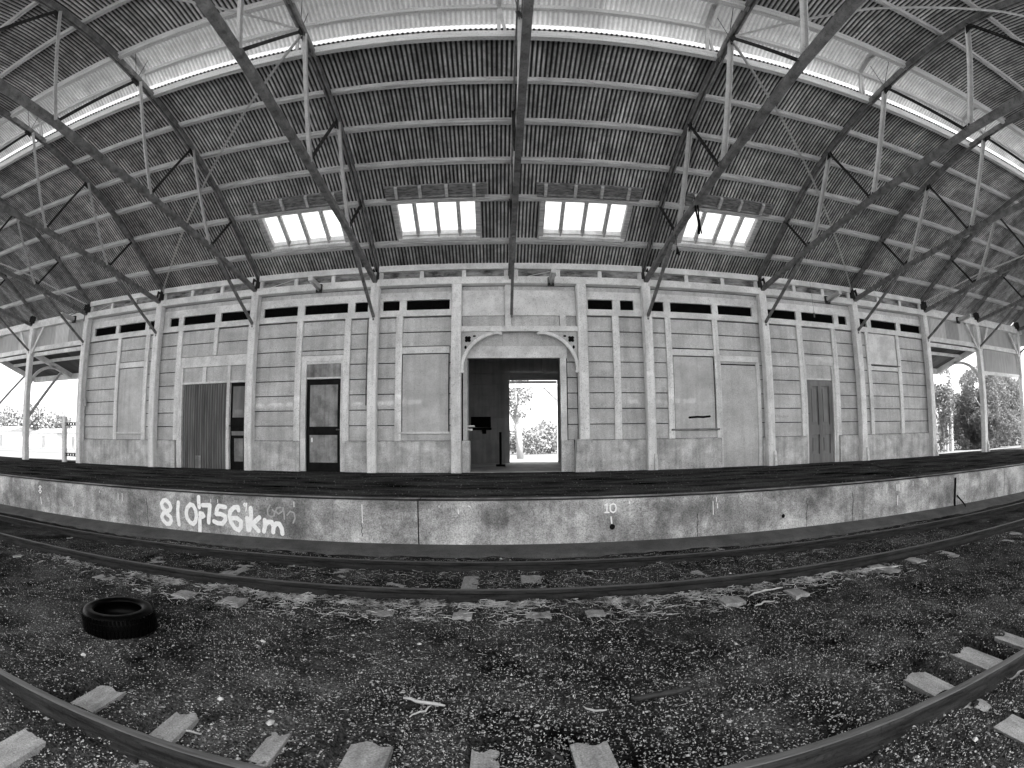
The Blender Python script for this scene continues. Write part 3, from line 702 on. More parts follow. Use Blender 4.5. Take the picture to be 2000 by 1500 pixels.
g.box(7.56, 7.638, YB - .04, YB + .075, -.49, 1.978); g.box(8.502, 8.66, YB - .04, YB + .075, -.49, 1.978); g.box(8.56, 8.6, YB - .06, YB - .042, -.49, 1.97)
g.box(7.64, 8.5, YB - .03, YB + .06, 1.602, 1.64)
link('door_frame', g, 'paint', d7)
link('transom_panel', MB().box(7.64, 8.5, YB + .01, YB + .03, 1.642, 1.978), 'board', d7)
# ---- portal
for x0, x1 in ((-1.04, -.82), (1.71, 1.93)):
    link('portal_post', MB().bbox(x0, x1, 11.28, 11.48, Z0, 3.638, .018), 'post', bld)
link('portal_beam', MB().box(-.818, 1.708, 11.30, 11.42, 2.55, 2.665), 'paint', bld)
g = MB()
for a, c in ((-.818, .125), (.265, 1.708)): g.box(a, c, 11.50, 11.52, 2.95, 3.54)
link('portal_panel', g, 'paint', bld)
g = MB()
for a, c in ((-.818, .125), (.265, 1.34), (1.48, 1.708)): g.box(a, c, 11.54, 11.56, 2.667, 2.948)
g.box(-.818, 1.708, 11.52, 11.56, 3.54, 3.638)
link('portal_frieze', g, 'board', bld)
link('portal_stud', MB().box(.13, .26, 11.40, 11.499, 2.667, 3.638), 'paint', bld); link('portal_stud', MB().box(1.345, 1.475, 11.47, 11.53, 2.667, 2.948), 'paint', bld)
link('portal_lintel', MB().box(-.70, 1.49, 11.54, 11.655, 2.0, 2.262), 'paint', bld)
g = MB()
for z0, z1 in ((2.27, 2.70),):
    for a, c in ((-.818, .07), (.222, 1.22), (1.35, 1.708)): g.box(a, c, 11.63, 11.65, z0, z1)
g.box(.073, .22, 11.60, 11.65, 2.267, 2.70); g.box(1.223, 1.348, 11.60, 11.65, 2.267, 2.70)
link('portal_tympanum', g, 'board', bld)
link('portal_jamb', MB().box(1.34, 1.475, 11.58, 11.72, .0 - .49, 1.998), 'paint', bld)
g = MB(); boards(g, 1.50, 1.708, .19, 2.5); q = MB(); q.v = [(x, y + .06, z) for x, y, z in g.v]; q.f = g.f
link('wall_boarding', q, 'board', bld)
link('plinth', MB().box(1.33, 1.60, 11.45, 11.575, -.49, .19), 'plinth', bld)
g = MB().add([(1.585, 11.08, -.49), (1.99, 11.08, -.49), (1.99, 11.5, -.49), (1.585, 11.5, -.49), (1.63, 11.2, .2), (1.965, 11.2, .2), (1.965, 11.5, .2), (1.63, 11.5, .2)],
    [(0, 3, 2, 1), (4, 5, 6, 7), (0, 1, 5, 4), (1, 2, 6, 5), (2, 3, 7, 6), (3, 0, 4, 7)])
link('buttress', g, 'plinth', bld)
# left reveal: jamb boards and plinth return
link('portal_jamb', MB().box(-.79, -.70, 11.49, 12.0, .2, 2.3), 'board', bld)
link('plinth', MB().box(-.815, -.655, 11.49, 12.0, -.49, .195), 'plinth', bld)
link('shelf_bracket', MB().box(-.70, -.55, 11.6, 11.9, .50, .53).box(-.70, -.6, 11.62, 11.88, .42, .46), 'paint', bld)
# arched brackets with pierced spandrels
for s in (-1, 1):
    xc, r, zc = (-.81, .84, 1.70) if s < 0 else (1.70, -.84, 1.70)
    g = MB(); P = []
    for i in range(15):
        t = math.pi / 2 * i / 14; P.append((xc + r * (1 - math.cos(t)), 11.36, zc + .83 * math.sin(t)))
    for a_, b_ in zip(P, P[1:]): g.bar(a_, b_, .07, .07, (0, 1, 0))
    for ex, ez in ((P[0][0] + .02 * (1 if s < 0 else -1), P[0][2] - .02), (P[-1][0], P[-1][2] - .02)):
        g.tube([(ex, 11.33, ez), (ex, 11.39, ez)], .035, 10)
    ab = link('arch_bracket', g, 'post', bld, smooth=False)
    g = MB()
    for i in range(14):
        t0_, t1_ = math.pi / 2 * i / 14, math.pi / 2 * (i + 1) / 14
        a_ = (xc + r * (1 - math.cos(t0_)), zc + .83 * math.sin(t0_)); b_ = (xc + r * (1 - math.cos(t1_)), zc + .83 * math.sin(t1_))
        Q = [a_, b_, (b_[0], 2.548), (a_[0], 2.548)]
        if s > 0: Q = Q[::-1]
        g.prism_y(Q, 11.375, 11.39)
    link('spandrel', g, 'board', ab)
    g = MB(); cx = xc + (.13 if s < 0 else -.13); cz_ = 2.39
    def disc(cx, cz_, rr, n=12, y=11.366, sq=1):
        g.add([(cx + rr * math.cos(2 * math.pi * i / n), y, cz_ + rr * sq * math.sin(2 * math.pi * i / n)) for i in range(n)], [tuple(range(n))])
    hole_n = [0]
    for i, (dx, dz2) in enumerate(((.03, .03), (-.03, .03), (.03, -.03), (-.03, -.03), (0, 0))): disc(cx + dx, cz_ + dz2, .037, y=11.3665 - i * .0006)
    link('pierced_hole', g, 'black', ab); g = MB()
    disc(cx + (.14 if s < 0 else -.14), 2.455, .036, sq=.6); link('pierced_hole', g, 'black', ab); g = MB(); disc(cx - (.05 if s < 0 else -.05), 2.21, .027, sq=1.5)
    link('pierced_hole', g, 'black', ab)
# hall behind the portal: floor, cross wall with the far doorway, ceiling
g = MB().box(-2.9, 3.1, 11.5, 19.1, -.52, -.482); link('passage_floor', g, 'floorm', bld)
g = MB().box(-4, 7, 19.1, 26.8, -.53, -.488); link('rear_floor', g, 'floorm', bld)
def slab(P0, P1, z0, z1, th):   # upright slab from P0 to P1 (x, y)
    d = Vector((P1[0] - P0[0], P1[1] - P0[1])).normalized(); nn = Vector((-d.y, d.x)) * th
    g = MB(); Q = [(P0[0], P0[1]), (P1[0], P1[1]), (P1[0] + nn.x, P1[1] + nn.y), (P0[0] + nn.x, P0[1] + nn.y)]
    g.add([(x, y, z0) for x, y in Q] + [(x, y, z1) for x, y in Q], [(0, 3, 2, 1), (4, 5, 6, 7), (0, 1, 5, 4), (1, 2, 6, 5), (2, 3, 7, 6), (3, 0, 4, 7)])
    return g
M['inner'] = mat('inner_wall', .34, .55, 2, rough=.8, bump=.1, streak=.2, grain=.2)
M['inner_frame'] = mat('inner_frame_paint', .4, .6, 2, rough=.8, bump=.1, grain=.2)
g = MB()
for i in range(8):
    z0 = .35 + .396 * i; g.box(-2.9, .17, 19.0, 19.06, z0 + .012, min(z0 + .39, 3.35))
g.box(-2.9, .35, 19.062, 19.1, -.49, 3.35); g.box(2.08, 3.1, 19.0, 19.1, -.49, 3.35); g.box(.35, 2.08, 19.05, 19.1, 2.75, 3.35)
link('end_wall', g, 'inner', bld)
link('end_plinth', MB().box(-2.9, .17, 18.94, 19.0, -.49, .34), 'inner', bld)
g = MB().box(.18, .35, 18.93, 19.0, -.49, 3.0); g.box(.352, 2.08, 18.95, 19.0, 2.47, 2.745); g.box(1.55, 1.68, 18.96, 19.04, 2.75, 3.35); link('end_frame', g, 'inner_frame', bld)
link('end_lintel', MB().box(.36, 2.07, 19.12, 19.3, 2.38, 2.468), 'paint', bld)
link('passage_wall', MB().box(-2.95, -2.9, 11.785, 19.1, -.49, 3.345), 'inner', bld); link('passage_wall', MB().box(3.1, 3.15, 11.785, 19.1, -.49, 3.345), 'inner', bld)
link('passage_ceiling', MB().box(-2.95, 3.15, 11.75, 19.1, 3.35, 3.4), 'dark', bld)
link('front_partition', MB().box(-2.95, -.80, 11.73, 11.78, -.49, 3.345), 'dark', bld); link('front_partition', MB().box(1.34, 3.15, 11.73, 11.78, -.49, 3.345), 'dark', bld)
# shell of the building
for q in ((-12.05, -11.97, 11.49, 19.2, -.49, 3.4), (12.56, 12.64, 11.49, 19.2, -.49, 3.4), (-11.965, -2.96, 19.12, 19.2, -.49, 3.4), (3.16, 12.555, 19.12, 19.2, -.49, 3.4)):
    link('outer_wall', MB().box(*q), 'board', bld)
g = MB().prism_x([(11.59, 3.70), (19.5, 3.45), (19.5, 3.5), (11.59, 3.76)], -12.2, 12.75); link('rear_roof', g, 'roof2', bld)
g = MB().box(-11.95, -1.02, 11.62, 11.65, -.49, 3.66); g.box(2.27, 12.55, 11.62, 11.65, -.49, 3.66); g.box(-1.02, 2.27, 11.66, 11.72, 2.27, 3.66)
link('backing', g, 'dark', bld)
# corner posts of the end walls and the conduit
link('conduit', MB().tube([(-2.95, 11.46, 2.9), (-2.95, 11.46, 1.6), (-2.95, 11.47, .98)], .014, 6), 'chord', bld)
link('conduit', MB().tube([(-11.78, 11.44, 3.6), (-11.78, 11.44, 1.5), (-11.78, 11.44, 1.3)], .016, 6), 'strut', bld)
link('meter_box', MB().box(-11.83, -11.74, 11.40, 11.46, 1.12, 1.3), 'strut', bld)
g = MB().tube([(-12.0, 11.24, 3.55), (-12.0, 11.24, 3.82), (-12.4, 11.24, 3.86), (-12.9, 11.24, 3.8)], .012, 6); link('conduit', g, 'steel', bld)

# ------------------------------------------------------------------ batten lamps on the lower plate
LAMPL = ['unlit batten lamp on the shed beam over the open bay left of the building', 'unlit batten lamp on the shed beam above the dark panelled door',
         'unlit batten lamp on the shed beam over the arched portal', 'unlit batten lamp on the shed beam above the grey four panelled door',
         'unlit batten lamp on the shed beam over the open bay right of the building']
lroot = None
for i, x in enumerate((-12.5, -4.12, 1.14, 8.4, 14.25)):
    if i == 0:
        lroot = thing('batten_lamp', LAMPL[0], 'lamp', (x, 11.26, 3.66), 'unlit batten lamps along the shed beam')
        g = MB().prism_x([(11.26, 3.62), (10.6, 3.66), (10.6, 3.745), (11.26, 3.72)], x - .05, x + .05); link('lamp_body', g, 'lampm', lroot)
        g = MB().tube([(x, 11.2, 3.60), (x, 10.64, 3.635)], .018, 8); link('lamp_tube', g, 'lampm', lroot)
        g = MB().box(x - .07, x + .07, 11.2, 11.268, 3.56, 3.76); link('mounting_block', g, 'steel', lroot)
    else: dup(lroot, (x + 12.5, 0, 0), LAMPL[i])
# things hanging from the roof
g = MB()
for i in range(9):
    a = rnd.uniform(0, 6.28); r0 = .03
    g.tube([(3.32 + .02 * math.cos(a), 7.75 + .03 * math.sin(a), 4.18), (3.33 + .03 * math.cos(a), 7.78 + .02 * math.sin(a), 3.95), (3.34 + .015 * math.cos(a), 7.80, 3.74), (3.34 + .03 * math.cos(a + 1), 7.82 + .02 * math.sin(a), 3.52)], .012, 5)
solo('hanging_rag', g, 'black', (3.33, 7.78, 4.18), 'black ragged strip hanging from the truss in front of the right skylight', 'rag')
g = MB().tube([(3.30, 8.93, 3.97), (3.31, 8.94, 3.72)], .006, 5)
for i in range(5): g.tube([(3.31, 8.94, 3.72), (3.28 + .02 * i, 8.95, 3.54 + .02 * (i % 2))], .009, 5)
solo('hanging_rag', g, 'black', (3.3, 8.94, 3.97), 'short frayed black cord end hanging at the truss foot by the skylight', 'cord')
g = MB().tube([(6.62, 9.5, 5.10), (6.66, 9.5, 3.9), (6.67, 9.5, 2.78)], .004, 5).tube([(6.67, 9.5, 2.78), (6.67, 9.5, 2.67)], .016, 6)
solo('pull_cord', g, 'chord', (6.64, 9.5, 5.1), 'thin pull cord hanging from the roof near the grey door', 'cord')

# ------------------------------------------------------------------ passage contents
g = MB().tube([(.0 + .02, 15.3, -.482), (.02, 15.3, .50)], .035, 8)
bd = thing('bollard', 'slim dark stand on the hall floor inside the portal', 'stand', (.02, 15.3, -.48))
link('pole', g, 'black', bd); link('base', MB().tube([(.02, 15.3, -.482), (.02, 15.3, -.42)], .14, 14), 'black', bd)
tb = thing('wall_cabinet', 'black notice box with a shelf below on the dark hall wall', 'cabinet', (-.6, 18.9, .9))
link('cabinet_body', MB().box(-1.01, -.31, 18.78, 18.93, .79, 1.16), 'black', tb)
g = MB().prism_x([(18.93, .70), (18.62, .72), (18.62, .765), (18.93, .76)], -1.08, -.29); g.prism_x([(18.93, .56), (18.75, .68), (18.75, .70), (18.93, .69)], -.62, -.48)
link('shelf', g, 'black', tb)

# ------------------------------------------------------------------ tracks
def rail_mesh(y, x0, x1):
    g = MB(); zf = -1.212; zt = -1.10
    P = [(y - .055, zf), (y + .055, zf), (y + .055, zf + .008), (y + .012, zf + .022), (y + .008, zf + .075), (y + .031, zf + .085), (y + .031, zt - .012), (y + .024, zt - .002),
         (y - .024, zt - .002), (y - .031, zt - .012), (y - .031, zf + .085), (y - .008, zf + .075), (y - .012, zf + .022), (y - .055, zf + .008)]
    g.prism_x(P, x0, x1); return g
def track(name, label, ya, yb, ties, y0, y1):
    t = thing(name, label, 'railway track', (0, (ya + yb) / 2, -1.2), 'railway tracks beside the platform')
    for y in (ya, yb):
        r = link('rail', rail_mesh(y, -60, 60), 'rail', t)
        link('running_face', MB().prism_x([(y - .024, -1.1015), (y + .024, -1.1015), (y + .018, -1.098), (y - .018, -1.098)], -60, 60), 'railtop', r)
        if ya < 2 and y > 1:
            for tx in ties:
                for o in (-.075, .075):
                    if abs(tx) < 3.6: link('rail_spike', MB().box(tx - .02, tx + .02, y + o - .012, y + o + .012, -1.21, -1.178), 'rail', r)
    for i, (tx, wd, a0, a1) in enumerate(ties.items() if False else [(k_, *v_) for k_, v_ in ties.items()]):
        g = MB(); sk_ = rnd.uniform(-.03, .03); zt = -1.199 + rnd.uniform(-.004, .004); h = wd / 2; n = 9
        # a sleeper with a rough, split near end
        top = []
        e0 = [(-h + wd * i_ / n, a0 + rnd.uniform(-.004, .006) + .012 * math.sin(i_ * .9 + tx * 7)) for i_ in range(n + 1)]
        for dx, yy in e0: top.append((tx + sk_ + dx, yy))
        e1 = [(h - wd * i_ / n, a1 + rnd.uniform(-.005, .007) + .018 * math.sin(i_ * .8 + tx * 5)) for i_ in range(n + 1)]
        for dx, yy in e1: top.append((tx - sk_ + dx, yy))
        N = len(top)
        g.add([(x, y, zt + .003 * math.sin(x * 40)) for x, y in top] + [(x, y, -1.33) for x, y in top],
              [tuple(range(N)), tuple(range(2 * N - 1, N - 1, -1))] + [(j, N + j, N + (j + 1) % N, (j + 1) % N) for j in range(N)])
        link('sleeper', g, 'tie', t)
    return t
def T(w, a, b): return (w, a, b)
near = {-7.2 + .46 * i: (rnd.uniform(.15, .19), -.15, rnd.uniform(1.80, 1.88)) for i in range(11)}
near.update({-1.92: (.17, -.1, 1.86), -1.40: (.13, -.1, 1.84), -.94: (.09, .1, 1.84), -.55: (.17, -.1, 1.86), -.08: (.11, .1, 1.86), .37: (.155, -.1, 1.88), 2.06: (.17, -.1, 1.85), 2.53: (.18, -.1, 1.88), 2.93: (.14, -.1, 1.84)})
near.update({3.4 + .46 * i: (rnd.uniform(.14, .18), -.15, rnd.uniform(1.8, 1.88)) for i in range(10)})
track('railway_track', 'near rusty railway track crossing the bottom of the picture', 1.42, .36, near, 0, 0)
far = {}
for i in range(-14, -4): far[-.9 + .53 * i - .0] = (.17, rnd.uniform(3.6, 3.7), 5.55)
far.update({-3.66: (.19, 3.62, 5.5), -3.1: (.16, 3.8, 5.5), -2.62: (.19, 3.60, 5.5), -2.1: (.2, 3.60, 5.5), -1.55: (.17, 3.85, 5.5), -.92: (.21, 3.66, 5.5), -.28: (.14, 3.68, 5.5), .27: (.18, 3.64, 5.5), .69: (.14, 3.66, 5.5), 1.25: (.15, 3.85, 5.5), 1.80: (.18, 3.62, 5.5), 2.36: (.14, 3.58, 4.0)})
for i in range(1, 14): far[2.5 + .53 * i] = (.16, rnd.uniform(3.62, 3.9), 5.5)
track('railway_track', 'far railway track running along the concrete platform front', 4.08, 5.13, far, 0, 0)

# ------------------------------------------------------------------ tyre
ty = thing('old_tyre', 'old black rubber tyre lying on the dirt between the tracks', 'tyre', (-2.52, 2.66, -1.21))
def ring(P, n=72, c=(-2.52, 2.66)):
    g = MB(); m_ = len(P)
    for i in range(n):
        t = 2 * math.pi * i / n
        for r, z in P: g.v.append((c[0] + r * math.cos(t), c[1] + r * math.sin(t), -1.213 + z))
    g.f = [(i * m_ + j, i * m_ + (j + 1) % m_, ((i + 1) % n) * m_ + (j + 1) % m_, ((i + 1) % n) * m_ + j) for i in range(n) for j in range(m_)]
    g.sm = True; return g
P = [(.188, .015), (.20, .004), (.24, .003), (.262, .014), (.277, .035), (.280, .085), (.277, .135), (.262, .158), (.24, .168), (.20, .166), (.190, .156), (.184, .150), (.186, .144), (.205, .144), (.235, .13), (.25, .085), (.235, .04), (.2, .028), (.186, .028), (.184, .02)]
link('sidewall', ring(P), 'rubber', ty)
g = MB()
for i in range(60):
    t = 2 * math.pi * i / 60
    for z0, z1, o in ((.03, .075, 0), (.08, .115, .03), (.12, .148, 0)):
        u = Vector((math.cos(t + o), math.sin(t + o), 0)); v = Vector((-u.y, u.x, 0)); c_ = Vector((-2.52, 2.66, 0)) + u * .281
        g.bar(c_ + Vector((0, 0, -1.213 + z0)), c_ + Vector((0, 0, -1.213 + z1)), .02, .012, tuple(u))
link('tread', g, 'rubber', ty)

# ------------------------------------------------------------------ gravel, straw, sticks, stones
def rock(g, x, y, z, r, k=0):
    a = [(1, 0, 0), (0, 1, 0), (-1, 0, 0), (0, -1, 0), (0, 0, 1), (.7, .7, .3), (-.7, .7, .3), (-.7, -.7, .3), (.7, -.7, .3), (0, 0, -1)]
    rot = rnd.uniform(0, 6.28); cs, sn = math.cos(rot), math.sin(rot); sx, sy, sz = r * rnd.uniform(.7, 1.3), r * rnd.uniform(.6, 1.1), r * rnd.uniform(.4, .9)
    vs = []
    for p in a:
        q = [c * rnd.uniform(.75, 1.2) for c in p]; q = (q[0] * sx, q[1] * sy, q[2] * sz)
        vs.append((x + q[0] * cs - q[1] * sn, y + q[0] * sn + q[1] * cs, z + q[2]))
    g.add(vs, [(4, 5, 6), (4, 6, 7), (4, 7, 8), (4, 8, 5), (0, 1, 5), (1, 6, 5), (1, 2, 6), (2, 7, 6), (2, 3, 7), (3, 8, 7), (3, 0, 8), (0, 5, 8)])
g = MB()
def rpos():
    while True:
        d = .9 + 6.5 * rnd.random() ** 1.25; a = rnd.uniform(-1.35, 1.35); x, y = d * math.sin(a), d * math.cos(a)
        if .25 < y < 5.6 and abs(x) < 8: return x, y
for i in range(125000):
    x, y = rpos()
    if i % 5 == 0 and fbm(x + 20, y, .8) < -.05: continue
    r = rnd.choice((.0025, .003, .0035, .004, .005, .007 if i % 4 == 0 else .004)) * rnd.uniform(.8, 1.3)
    rock(g, x, y, gz(x, y) + r * .2, r)
tag(link('gravel', g, 'stone', None, (0, 0, 0)), 'small scattered ballast gravel', 'gravel', kind='stuff')
g = MB()
for i in range(2600):
    x, y = rpos(); r = rnd.uniform(.006, .014); rock(g, x, y, gz(x, y), r)
tag(link('ballast', g, 'stone', None, (0, 0, 0)), 'coarser loose ballast lumps in the dirt', 'ballast', kind='stuff')
g = MB()
for i in range(2600):
    x = rnd.gauss(0, 6); y = 6.3 + 5.1 * rnd.random(); r = rnd.choice((.004, .006, .009)) * rnd.uniform(.7, 1.3)
    if abs(x) < 14: rock(g, x, y, dz(x, y) + r * .2, r)
tag(link('platform_grit', g, 'stone', None, (0, 0, 0)), 'loose grit scattered over the platform asphalt', 'grit', kind='stuff')
# low crumbly clods and moss tufts
g = MB()
for i in range(60000):
    x, y = rpos()
    if fbm(x, y + 30, .9) + .10 * x < -.05: continue
    z = gz(x, y); h = rnd.uniform(.004, .014); a = rnd.uniform(0, 6.28); w_ = rnd.uniform(.002, .005)
    dx, dy = math.cos(a) * w_, math.sin(a) * w_; lx, ly = rnd.uniform(-.008, .008), rnd.uniform(-.008, .008)
    g.add([(x - dx, y - dy, z - .002), (x + dx, y + dy, z - .002), (x + lx, y + ly, z + h)], [(0, 1, 2)])
M['moss'] = mat('ground_weeds', .02, .48, 30, rough=.9, bump=0, detail=1, contrast=.1)
tag(link('weeds', g, 'moss', None, (0, 0, 0)), 'low sparse weeds and moss over the dirt', 'weeds', kind='stuff')
g = MB()
def straw(x, y, L, r, lift):
    a = rnd.gauss(0, .9) if rnd.random() < .7 else rnd.uniform(0, 3.14); z = gz(x, y) + rnd.uniform(.002, lift)
    dx, dy = math.cos(a) * L / 2, math.sin(a) * L / 2; dz2 = rnd.uniform(-.3, .3) * L * .35; bz = rnd.uniform(0, .3) * L
    pts = [(x - dx, y - dy, z - dz2), (x + rnd.uniform(-.2, .2) * L, y + rnd.uniform(-.2, .2) * L, z + bz * .4), (x + dx, y + dy, z + dz2)]
    g.tube([(p[0], p[1], max(p[2], gz(p[0], p[1]) + .001)) for p in pts], r, 3)
for i in range(3300):
    cl = rnd.choice([(-2.35, .12), (-1.9, .16), (-1.6, .10), (-1.15, .12), (-.85, .16), (-.55, .08), (-.05, .16), (.12, .12), (.85, .14), (1.05, .12), (1.55, .14), (2.05, .16), (2.6, .12), (3.3, .25), (-3.3, .12), (-4.4, .3), (-2.9, .1)])
    x = rnd.gauss(cl[0], cl[1]); y = 3.97 - abs(rnd.gauss(0, .09)) if rnd.random() < .75 else 3.9 - rnd.random() * .45
    straw(x, y, rnd.uniform(.02, .11), rnd.uniform(.0014, .0036), .03)
for i in range(700):
    x = rnd.gauss(rnd.choice([-3, -1.9, -1.2, -.2, 1.0, 1.8, 2.6, .3]), .45); y = 4.2 + .85 * rnd.random() ** (1.6 if i % 2 else .5); straw(x, y, rnd.uniform(.02, .10), rnd.uniform(.0009, .002), .015)
for i in range(900):
    x, y = rpos(); straw(x, y, rnd.uniform(.015, .06), rnd.uniform(.0007, .0016), .006)
for i in range(500):
    x = rnd.uniform(-5, 6); y = rnd.uniform(5.35, 5.62); straw(x, y, rnd.uniform(.03, .09), .0016, .01)
g.sm = False
tag(link('dry_grass', g, 'straw', None, (0, 0, 0)), 'dry straw and grass litter along the rails', 'dry grass', kind='stuff')
STK = [((-.47, 2.31), (-.27, 2.27), .011, 'flat pale stick lying in open dirt, longer of a crossed pair'), ((-.42, 2.14), (-.33, 2.26), .006, 'thin pale stick crossing under the flat one'),
       ((-1.44, 1.70), (-1.22, 1.72), .006, 'thin curved stick just beyond the near rail at left'), ((.15, 1.84), (.25, 1.72), .010, 'dark split stick near the pale sleeper end at bottom'),
       ((.37, 2.24), (.47, 2.19), .006, 'short straight stick in dirt right of the crossed sticks'), ((1.95, 3.78), (2.3, 3.79), .010, 'long bleached stick lying along the far rail by a sleeper end'),
       ((1.88, 3.52), (2.08, 3.54), .008, 'forked twig nearer the camera below the long bleached stick'), ((.60, 2.26), (.92, 2.30), .02, 'dark piece sunk in the dirt at right'),
       ((2.9, 4.02), (3.4, 3.88), .012, 'grey splintered stick against the far rail at right'), ((3.3, 3.95), (3.75, 3.86), .012, 'rightmost splintered stick of those against the far rail')]
for a, b, r, lb in STK:
    g = MB(); n = 6; P = []
    for i in range(n + 1):
        t = i / n; x = a[0] + (b[0] - a[0]) * t + rnd.uniform(-.006, .006); y = a[1] + (b[1] - a[1]) * t + rnd.uniform(-.01, .01); P.append((x, y, gz(x, y) + r * .9))
    g.tube(P, r, 6, [r * (1 - .5 * abs(2 * i / n - 1) ** 2) * rnd.uniform(.8, 1.1) for i in range(n + 1)])
    solo('stick', g, 'steel' if 'dark' in lb else 'stick', (a[0], a[1], -1.22), lb, 'stick', 'sticks lying on the track bed')
STN = [(-1.49, 2.92, .022, 'flat pale stone in the dirt right of the tyre'), (-.5, 3.07, .017, 'white rounded stone in the dirt in the middle'), (-2.38, 2.10, .024, 'long pale stone in front of the tyre'),
       (1.94, 4.13, .02, 'white round stone on the far rail'), (.97, 1.72, .012, 'small white stone near the bottom centre right'), (1.79, 1.10, .018, 'smooth round stone inside the near track at right'),
       (-1.34, 2.05, .016, 'pale chip beside the buried sleeper at lower left'), (5.75, 5.1, .035, 'white block lying on the ledge side of the far track'), (-1.42, 1.64, .02, 'pale stone against the near rail under the curved stick'),
       (-1.05, 2.02, .02, 'pale chip of a pair near the near rail'), (-1.0, 1.9, .03, 'larger pale chip of a pair near the near rail'), (.66, 3.08, .012, 'small pale stone in the open dirt at right of centre'),
       (-2.09, 5.0, .018, 'small pale stone by the inner rail of the far track at left'), (0.0, 5.55, .02, 'pale stone on the dirt at the foot of the platform'), (-.95, 3.17, .014, 'pale splinter stone left of the white rounded stone')]
for x, y, r, lb in STN:
    g = MB(); rock(g, x, y, (gz(x, y) if 'on the far rail' not in lb else -1.10) + r * .5, r); solo('stone', g, 'pstone', (x, y, -1.22), lb, 'stone', 'pale stones on the track bed')

# ------------------------------------------------------------------ gate beside the building
gt = thing('rail_fence', 'short timber fence post joined to the building by two spiked rails', 'fence', (-12.4, 11.5, -.49))
link('fence_post', MB().bbox(-12.95, -12.8, 11.45, 11.58, -.5, .84, .02), 'post', gt)
for z in (.62, -.27):
    g = MB().box(-12.8, -12.02, 11.49, 11.52, z - .05, z - .028); g.box(-12.8, -12.02, 11.49, 11.52, z + .028, z + .05)
    for i in range(6): g.box(-12.76 + i * .13, -12.69 + i * .13, 11.495, 11.515, z - .027, z + .027)
    link('fence_rail', g, 'steel', gt)

# ------------------------------------------------------------------ plants
def leaves(n, box, fn, size, dark=None):
    g = MB()
    c = 0
    while c < n:
        p = Vector([rnd.uniform(a, b) for a, b in box])
        if not fn(p): continue
        c += 1; s = size * rnd.uniform(.6, 1.4); a = Vector((rnd.gauss(0, 1), rnd.gauss(0, 1), rnd.gauss(-.6, .8))).normalized(); b = a.cross(Vector((rnd.gauss(0, 1), rnd.gauss(0, 1), rnd.gauss(0, 1)))).normalized() * .28
        g.add([p, p + (a * .5 + b) * s, p + a * s, p + (a * .5 - b) * s], [(0, 1, 2, 3)])
    return g
def blobs(c, r, n, seed, thr=.0, f=1.4):
    c = Vector(c); off = Vector((seed * 3.1, seed, 0))
    def fn(p):
        q = Vector(((p.x - c.x) / r[0], (p.y - c.y) / r[1], (p.z - c.z) / r[2])); d = q.length
        return d < 1 + .35 * noise.noise(p * .9 + off) and noise.noise(p * f + off) > thr - (.2 if d < .6 else 0)
    return leaves(n, [(c.x - r[0] * 1.3, c.x + r[0] * 1.3), (c.y - r[1] * 1.3, c.y + r[1] * 1.3), (c.z - r[2] * 1.3, c.z + r[2] * 1.3)], fn, R_LEAF[0])
R_LEAF = [.09]
def tree(name, label, cat, base, crown_c, crown_r, n, leaf_size, leafm, trunk_r, seed, thr=.0, group=None, limbs=5):
    t = thing(name, label, cat, base, group); R_LEAF[0] = leaf_size
    g = MB(); b = Vector(base); c = Vector(crown_c)
    g.tube([b - Vector((0, 0, .1)), b.lerp(c, .35) + Vector((.04, 0, 0)), b.lerp(c, .75), c + Vector((0, 0, crown_r[2] * .5))], 0, 8, [trunk_r, trunk_r * .8, trunk_r * .6, trunk_r * .2])
    for i in range(limbs):
        a = 6.28 * i / limbs + seed; e = c + Vector((math.cos(a) * crown_r[0] * .7, math.sin(a) * crown_r[1] * .7, rnd.uniform(-.2, .6) * crown_r[2])); s_ = b.lerp(c, rnd.uniform(.4, .9))
        g.tube([s_, s_.lerp(e, .5) + Vector((0, 0, .1)), e], 0, 5, [trunk_r * .45, trunk_r * .3, trunk_r * .1])
    link('trunk', g, 'bark', t)
    link('crown', blobs(crown_c, crown_r, n, seed, thr), leafm, t)
    return t
tree('bushy_tree', 'large dense leafy bush filling the open bay right of the building', 'tree', (23.3, 16.3, -.56), (22.6, 16.4, 1.2), (2.3, 1.5, 2.2), 26000, .11, 'leaf', .12, 1, -.02)
tree('bushy_tree', 'wide leafy bush seen beside the right end post', 'tree', (27.3, 18.0, -.56), (27.0, 18.0, 1.2), (2.6, 1.5, 2.5), 22000, .13, 'leaf', .13, 2, -.05)
tree('bushy_tree', 'dark low bush at the foot of the open bay post', 'tree', (22.3, 17.2, -.56), (22.2, 17.4, .4), (1.5, 1.2, 1.1), 6000, .12, 'leaf', .1, 5, -.1)
tree('young_tree', 'thin sapling with hanging leaves against the right corner of the building', 'tree', (17.9, 15.6, -.56), (17.9, 15.6, 1.5), (.65, .6, 1.9), 3600, .11, 'leaf', .035, 3, .05)
tree('young_tree', 'small loose leafed tree between sapling and large bush', 'tree', (20.2, 17.2, -.56), (20.3, 17.2, .9), (.9, .7, 1.3), 2200, .11, 'leaf', .05, 4, .05)
PK = [(18.0, 15.9, 1.45, .05, 'thin pale stake among leaves nearest the building corner'), (18.65, 16.0, .95, .10, 'weathered fence post, shorter of a pair'), (18.98, 16.0, 1.05, .13, 'thick weathered fence post, taller of a pair')]
for x, y, z, w_, lb in PK:
    solo('fence_post', MB().bbox(x - w_ / 2, x + w_ / 2, y - w_ / 2, y + w_ / 2, -.6, z, .01), 'bark', (x, y, -.56), lb, 'post', 'old posts in the bushes right of the building')
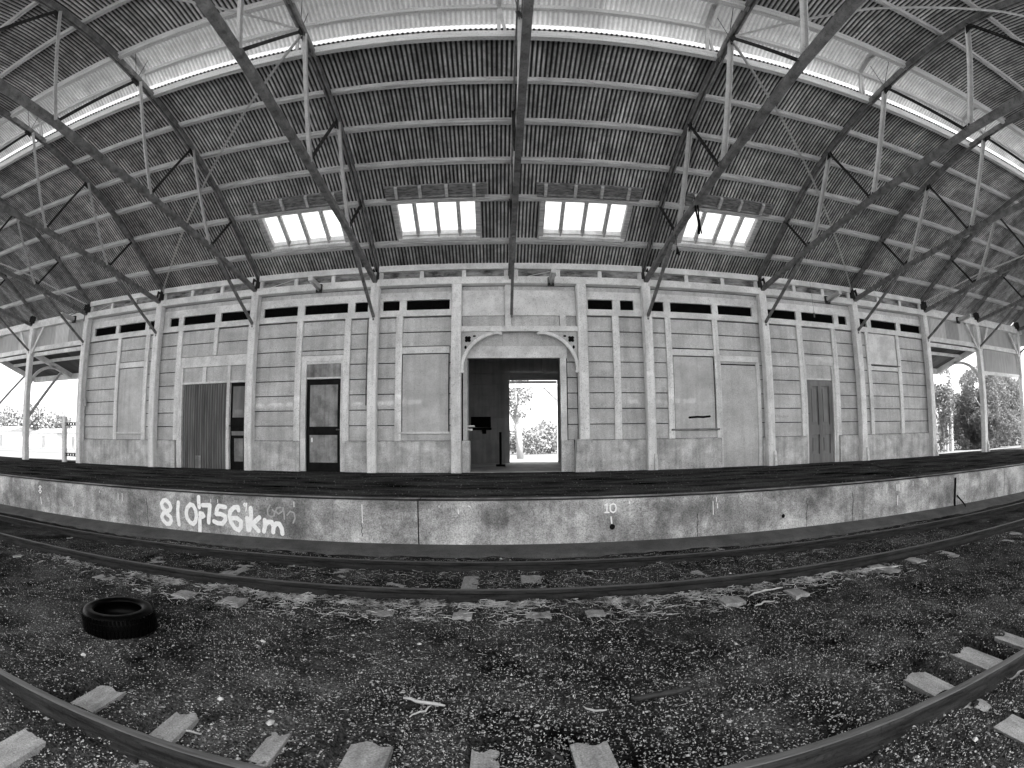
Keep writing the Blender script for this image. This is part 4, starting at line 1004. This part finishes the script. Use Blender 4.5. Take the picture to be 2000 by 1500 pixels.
tree('gum_tree', 'pale trunked gum tree seen through the passage doorway', 'tree', (1.15, 30, -.56), (.8, 30, 3.3), (1.3, 1.2, 1.5), 1500, .2, 'leaf2', .2, 6, .08)
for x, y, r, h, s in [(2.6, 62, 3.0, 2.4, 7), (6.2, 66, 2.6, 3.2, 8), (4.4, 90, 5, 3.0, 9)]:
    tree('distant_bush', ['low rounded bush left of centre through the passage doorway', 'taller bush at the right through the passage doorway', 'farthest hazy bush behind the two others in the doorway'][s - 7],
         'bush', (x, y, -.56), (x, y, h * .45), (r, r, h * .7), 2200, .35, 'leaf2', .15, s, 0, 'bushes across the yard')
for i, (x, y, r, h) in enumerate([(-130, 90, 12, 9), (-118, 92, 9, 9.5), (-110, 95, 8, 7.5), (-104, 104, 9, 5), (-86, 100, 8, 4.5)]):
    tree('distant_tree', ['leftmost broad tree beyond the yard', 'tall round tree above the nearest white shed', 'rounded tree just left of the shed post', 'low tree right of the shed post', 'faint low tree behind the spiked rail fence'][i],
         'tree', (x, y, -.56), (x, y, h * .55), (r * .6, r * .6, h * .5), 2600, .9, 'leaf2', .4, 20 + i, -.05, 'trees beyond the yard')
def far_shed(x, y, w_, d_, h, rh, lb):
    t = thing('distant_shed', lb, 'shed', (x, y, -.56), 'white sheds beyond the yard')
    g = MB().box(x - w_ / 2, x + w_ / 2, y - d_ / 2, y + d_ / 2, -.6, h); link('wall', g, 'shedm', t)
    g = MB().prism_x([(y - d_ / 2 - .3, h), (y, h + rh), (y + d_ / 2 + .3, h)], x - w_ / 2 - .3, x + w_ / 2 + .3); link('roof', g, 'roof2', t)
    link('door', MB().box(x - .6, x + .6, y - d_ / 2 - .03, y - d_ / 2 - .005, -.56, 1.6), 'greydoor', t)
far_shed(-97, 70, 8, 8, 2.4, 1.0, 'white gabled shed left of the first shed post'); far_shed(-86, 74, 9, 7, 2.2, .9, 'long white shed between post and fence'); far_shed(-76, 74, 7, 7, 2.3, 1.0, 'white shed behind the spiked rail fence')
# canopy post behind the passage
cp = thing('veranda_frame', 'white veranda post and beam outside the hall doorway', 'veranda', (2.92, 26.5, -.5))
link('post', MB().bbox(2.86, 2.99, 26.44, 26.56, -.5, 3.09, .01), 'paint', cp)
link('beam', MB().box(-6, 9, 26.44, 26.56, 3.095, 3.27), 'paint', cp)
link('knee_strut', MB().bar((2.86, 26.5, 2.45), (2.2, 26.5, 3.07), .09, .06, (0, 1, 0)), 'chord', cp)
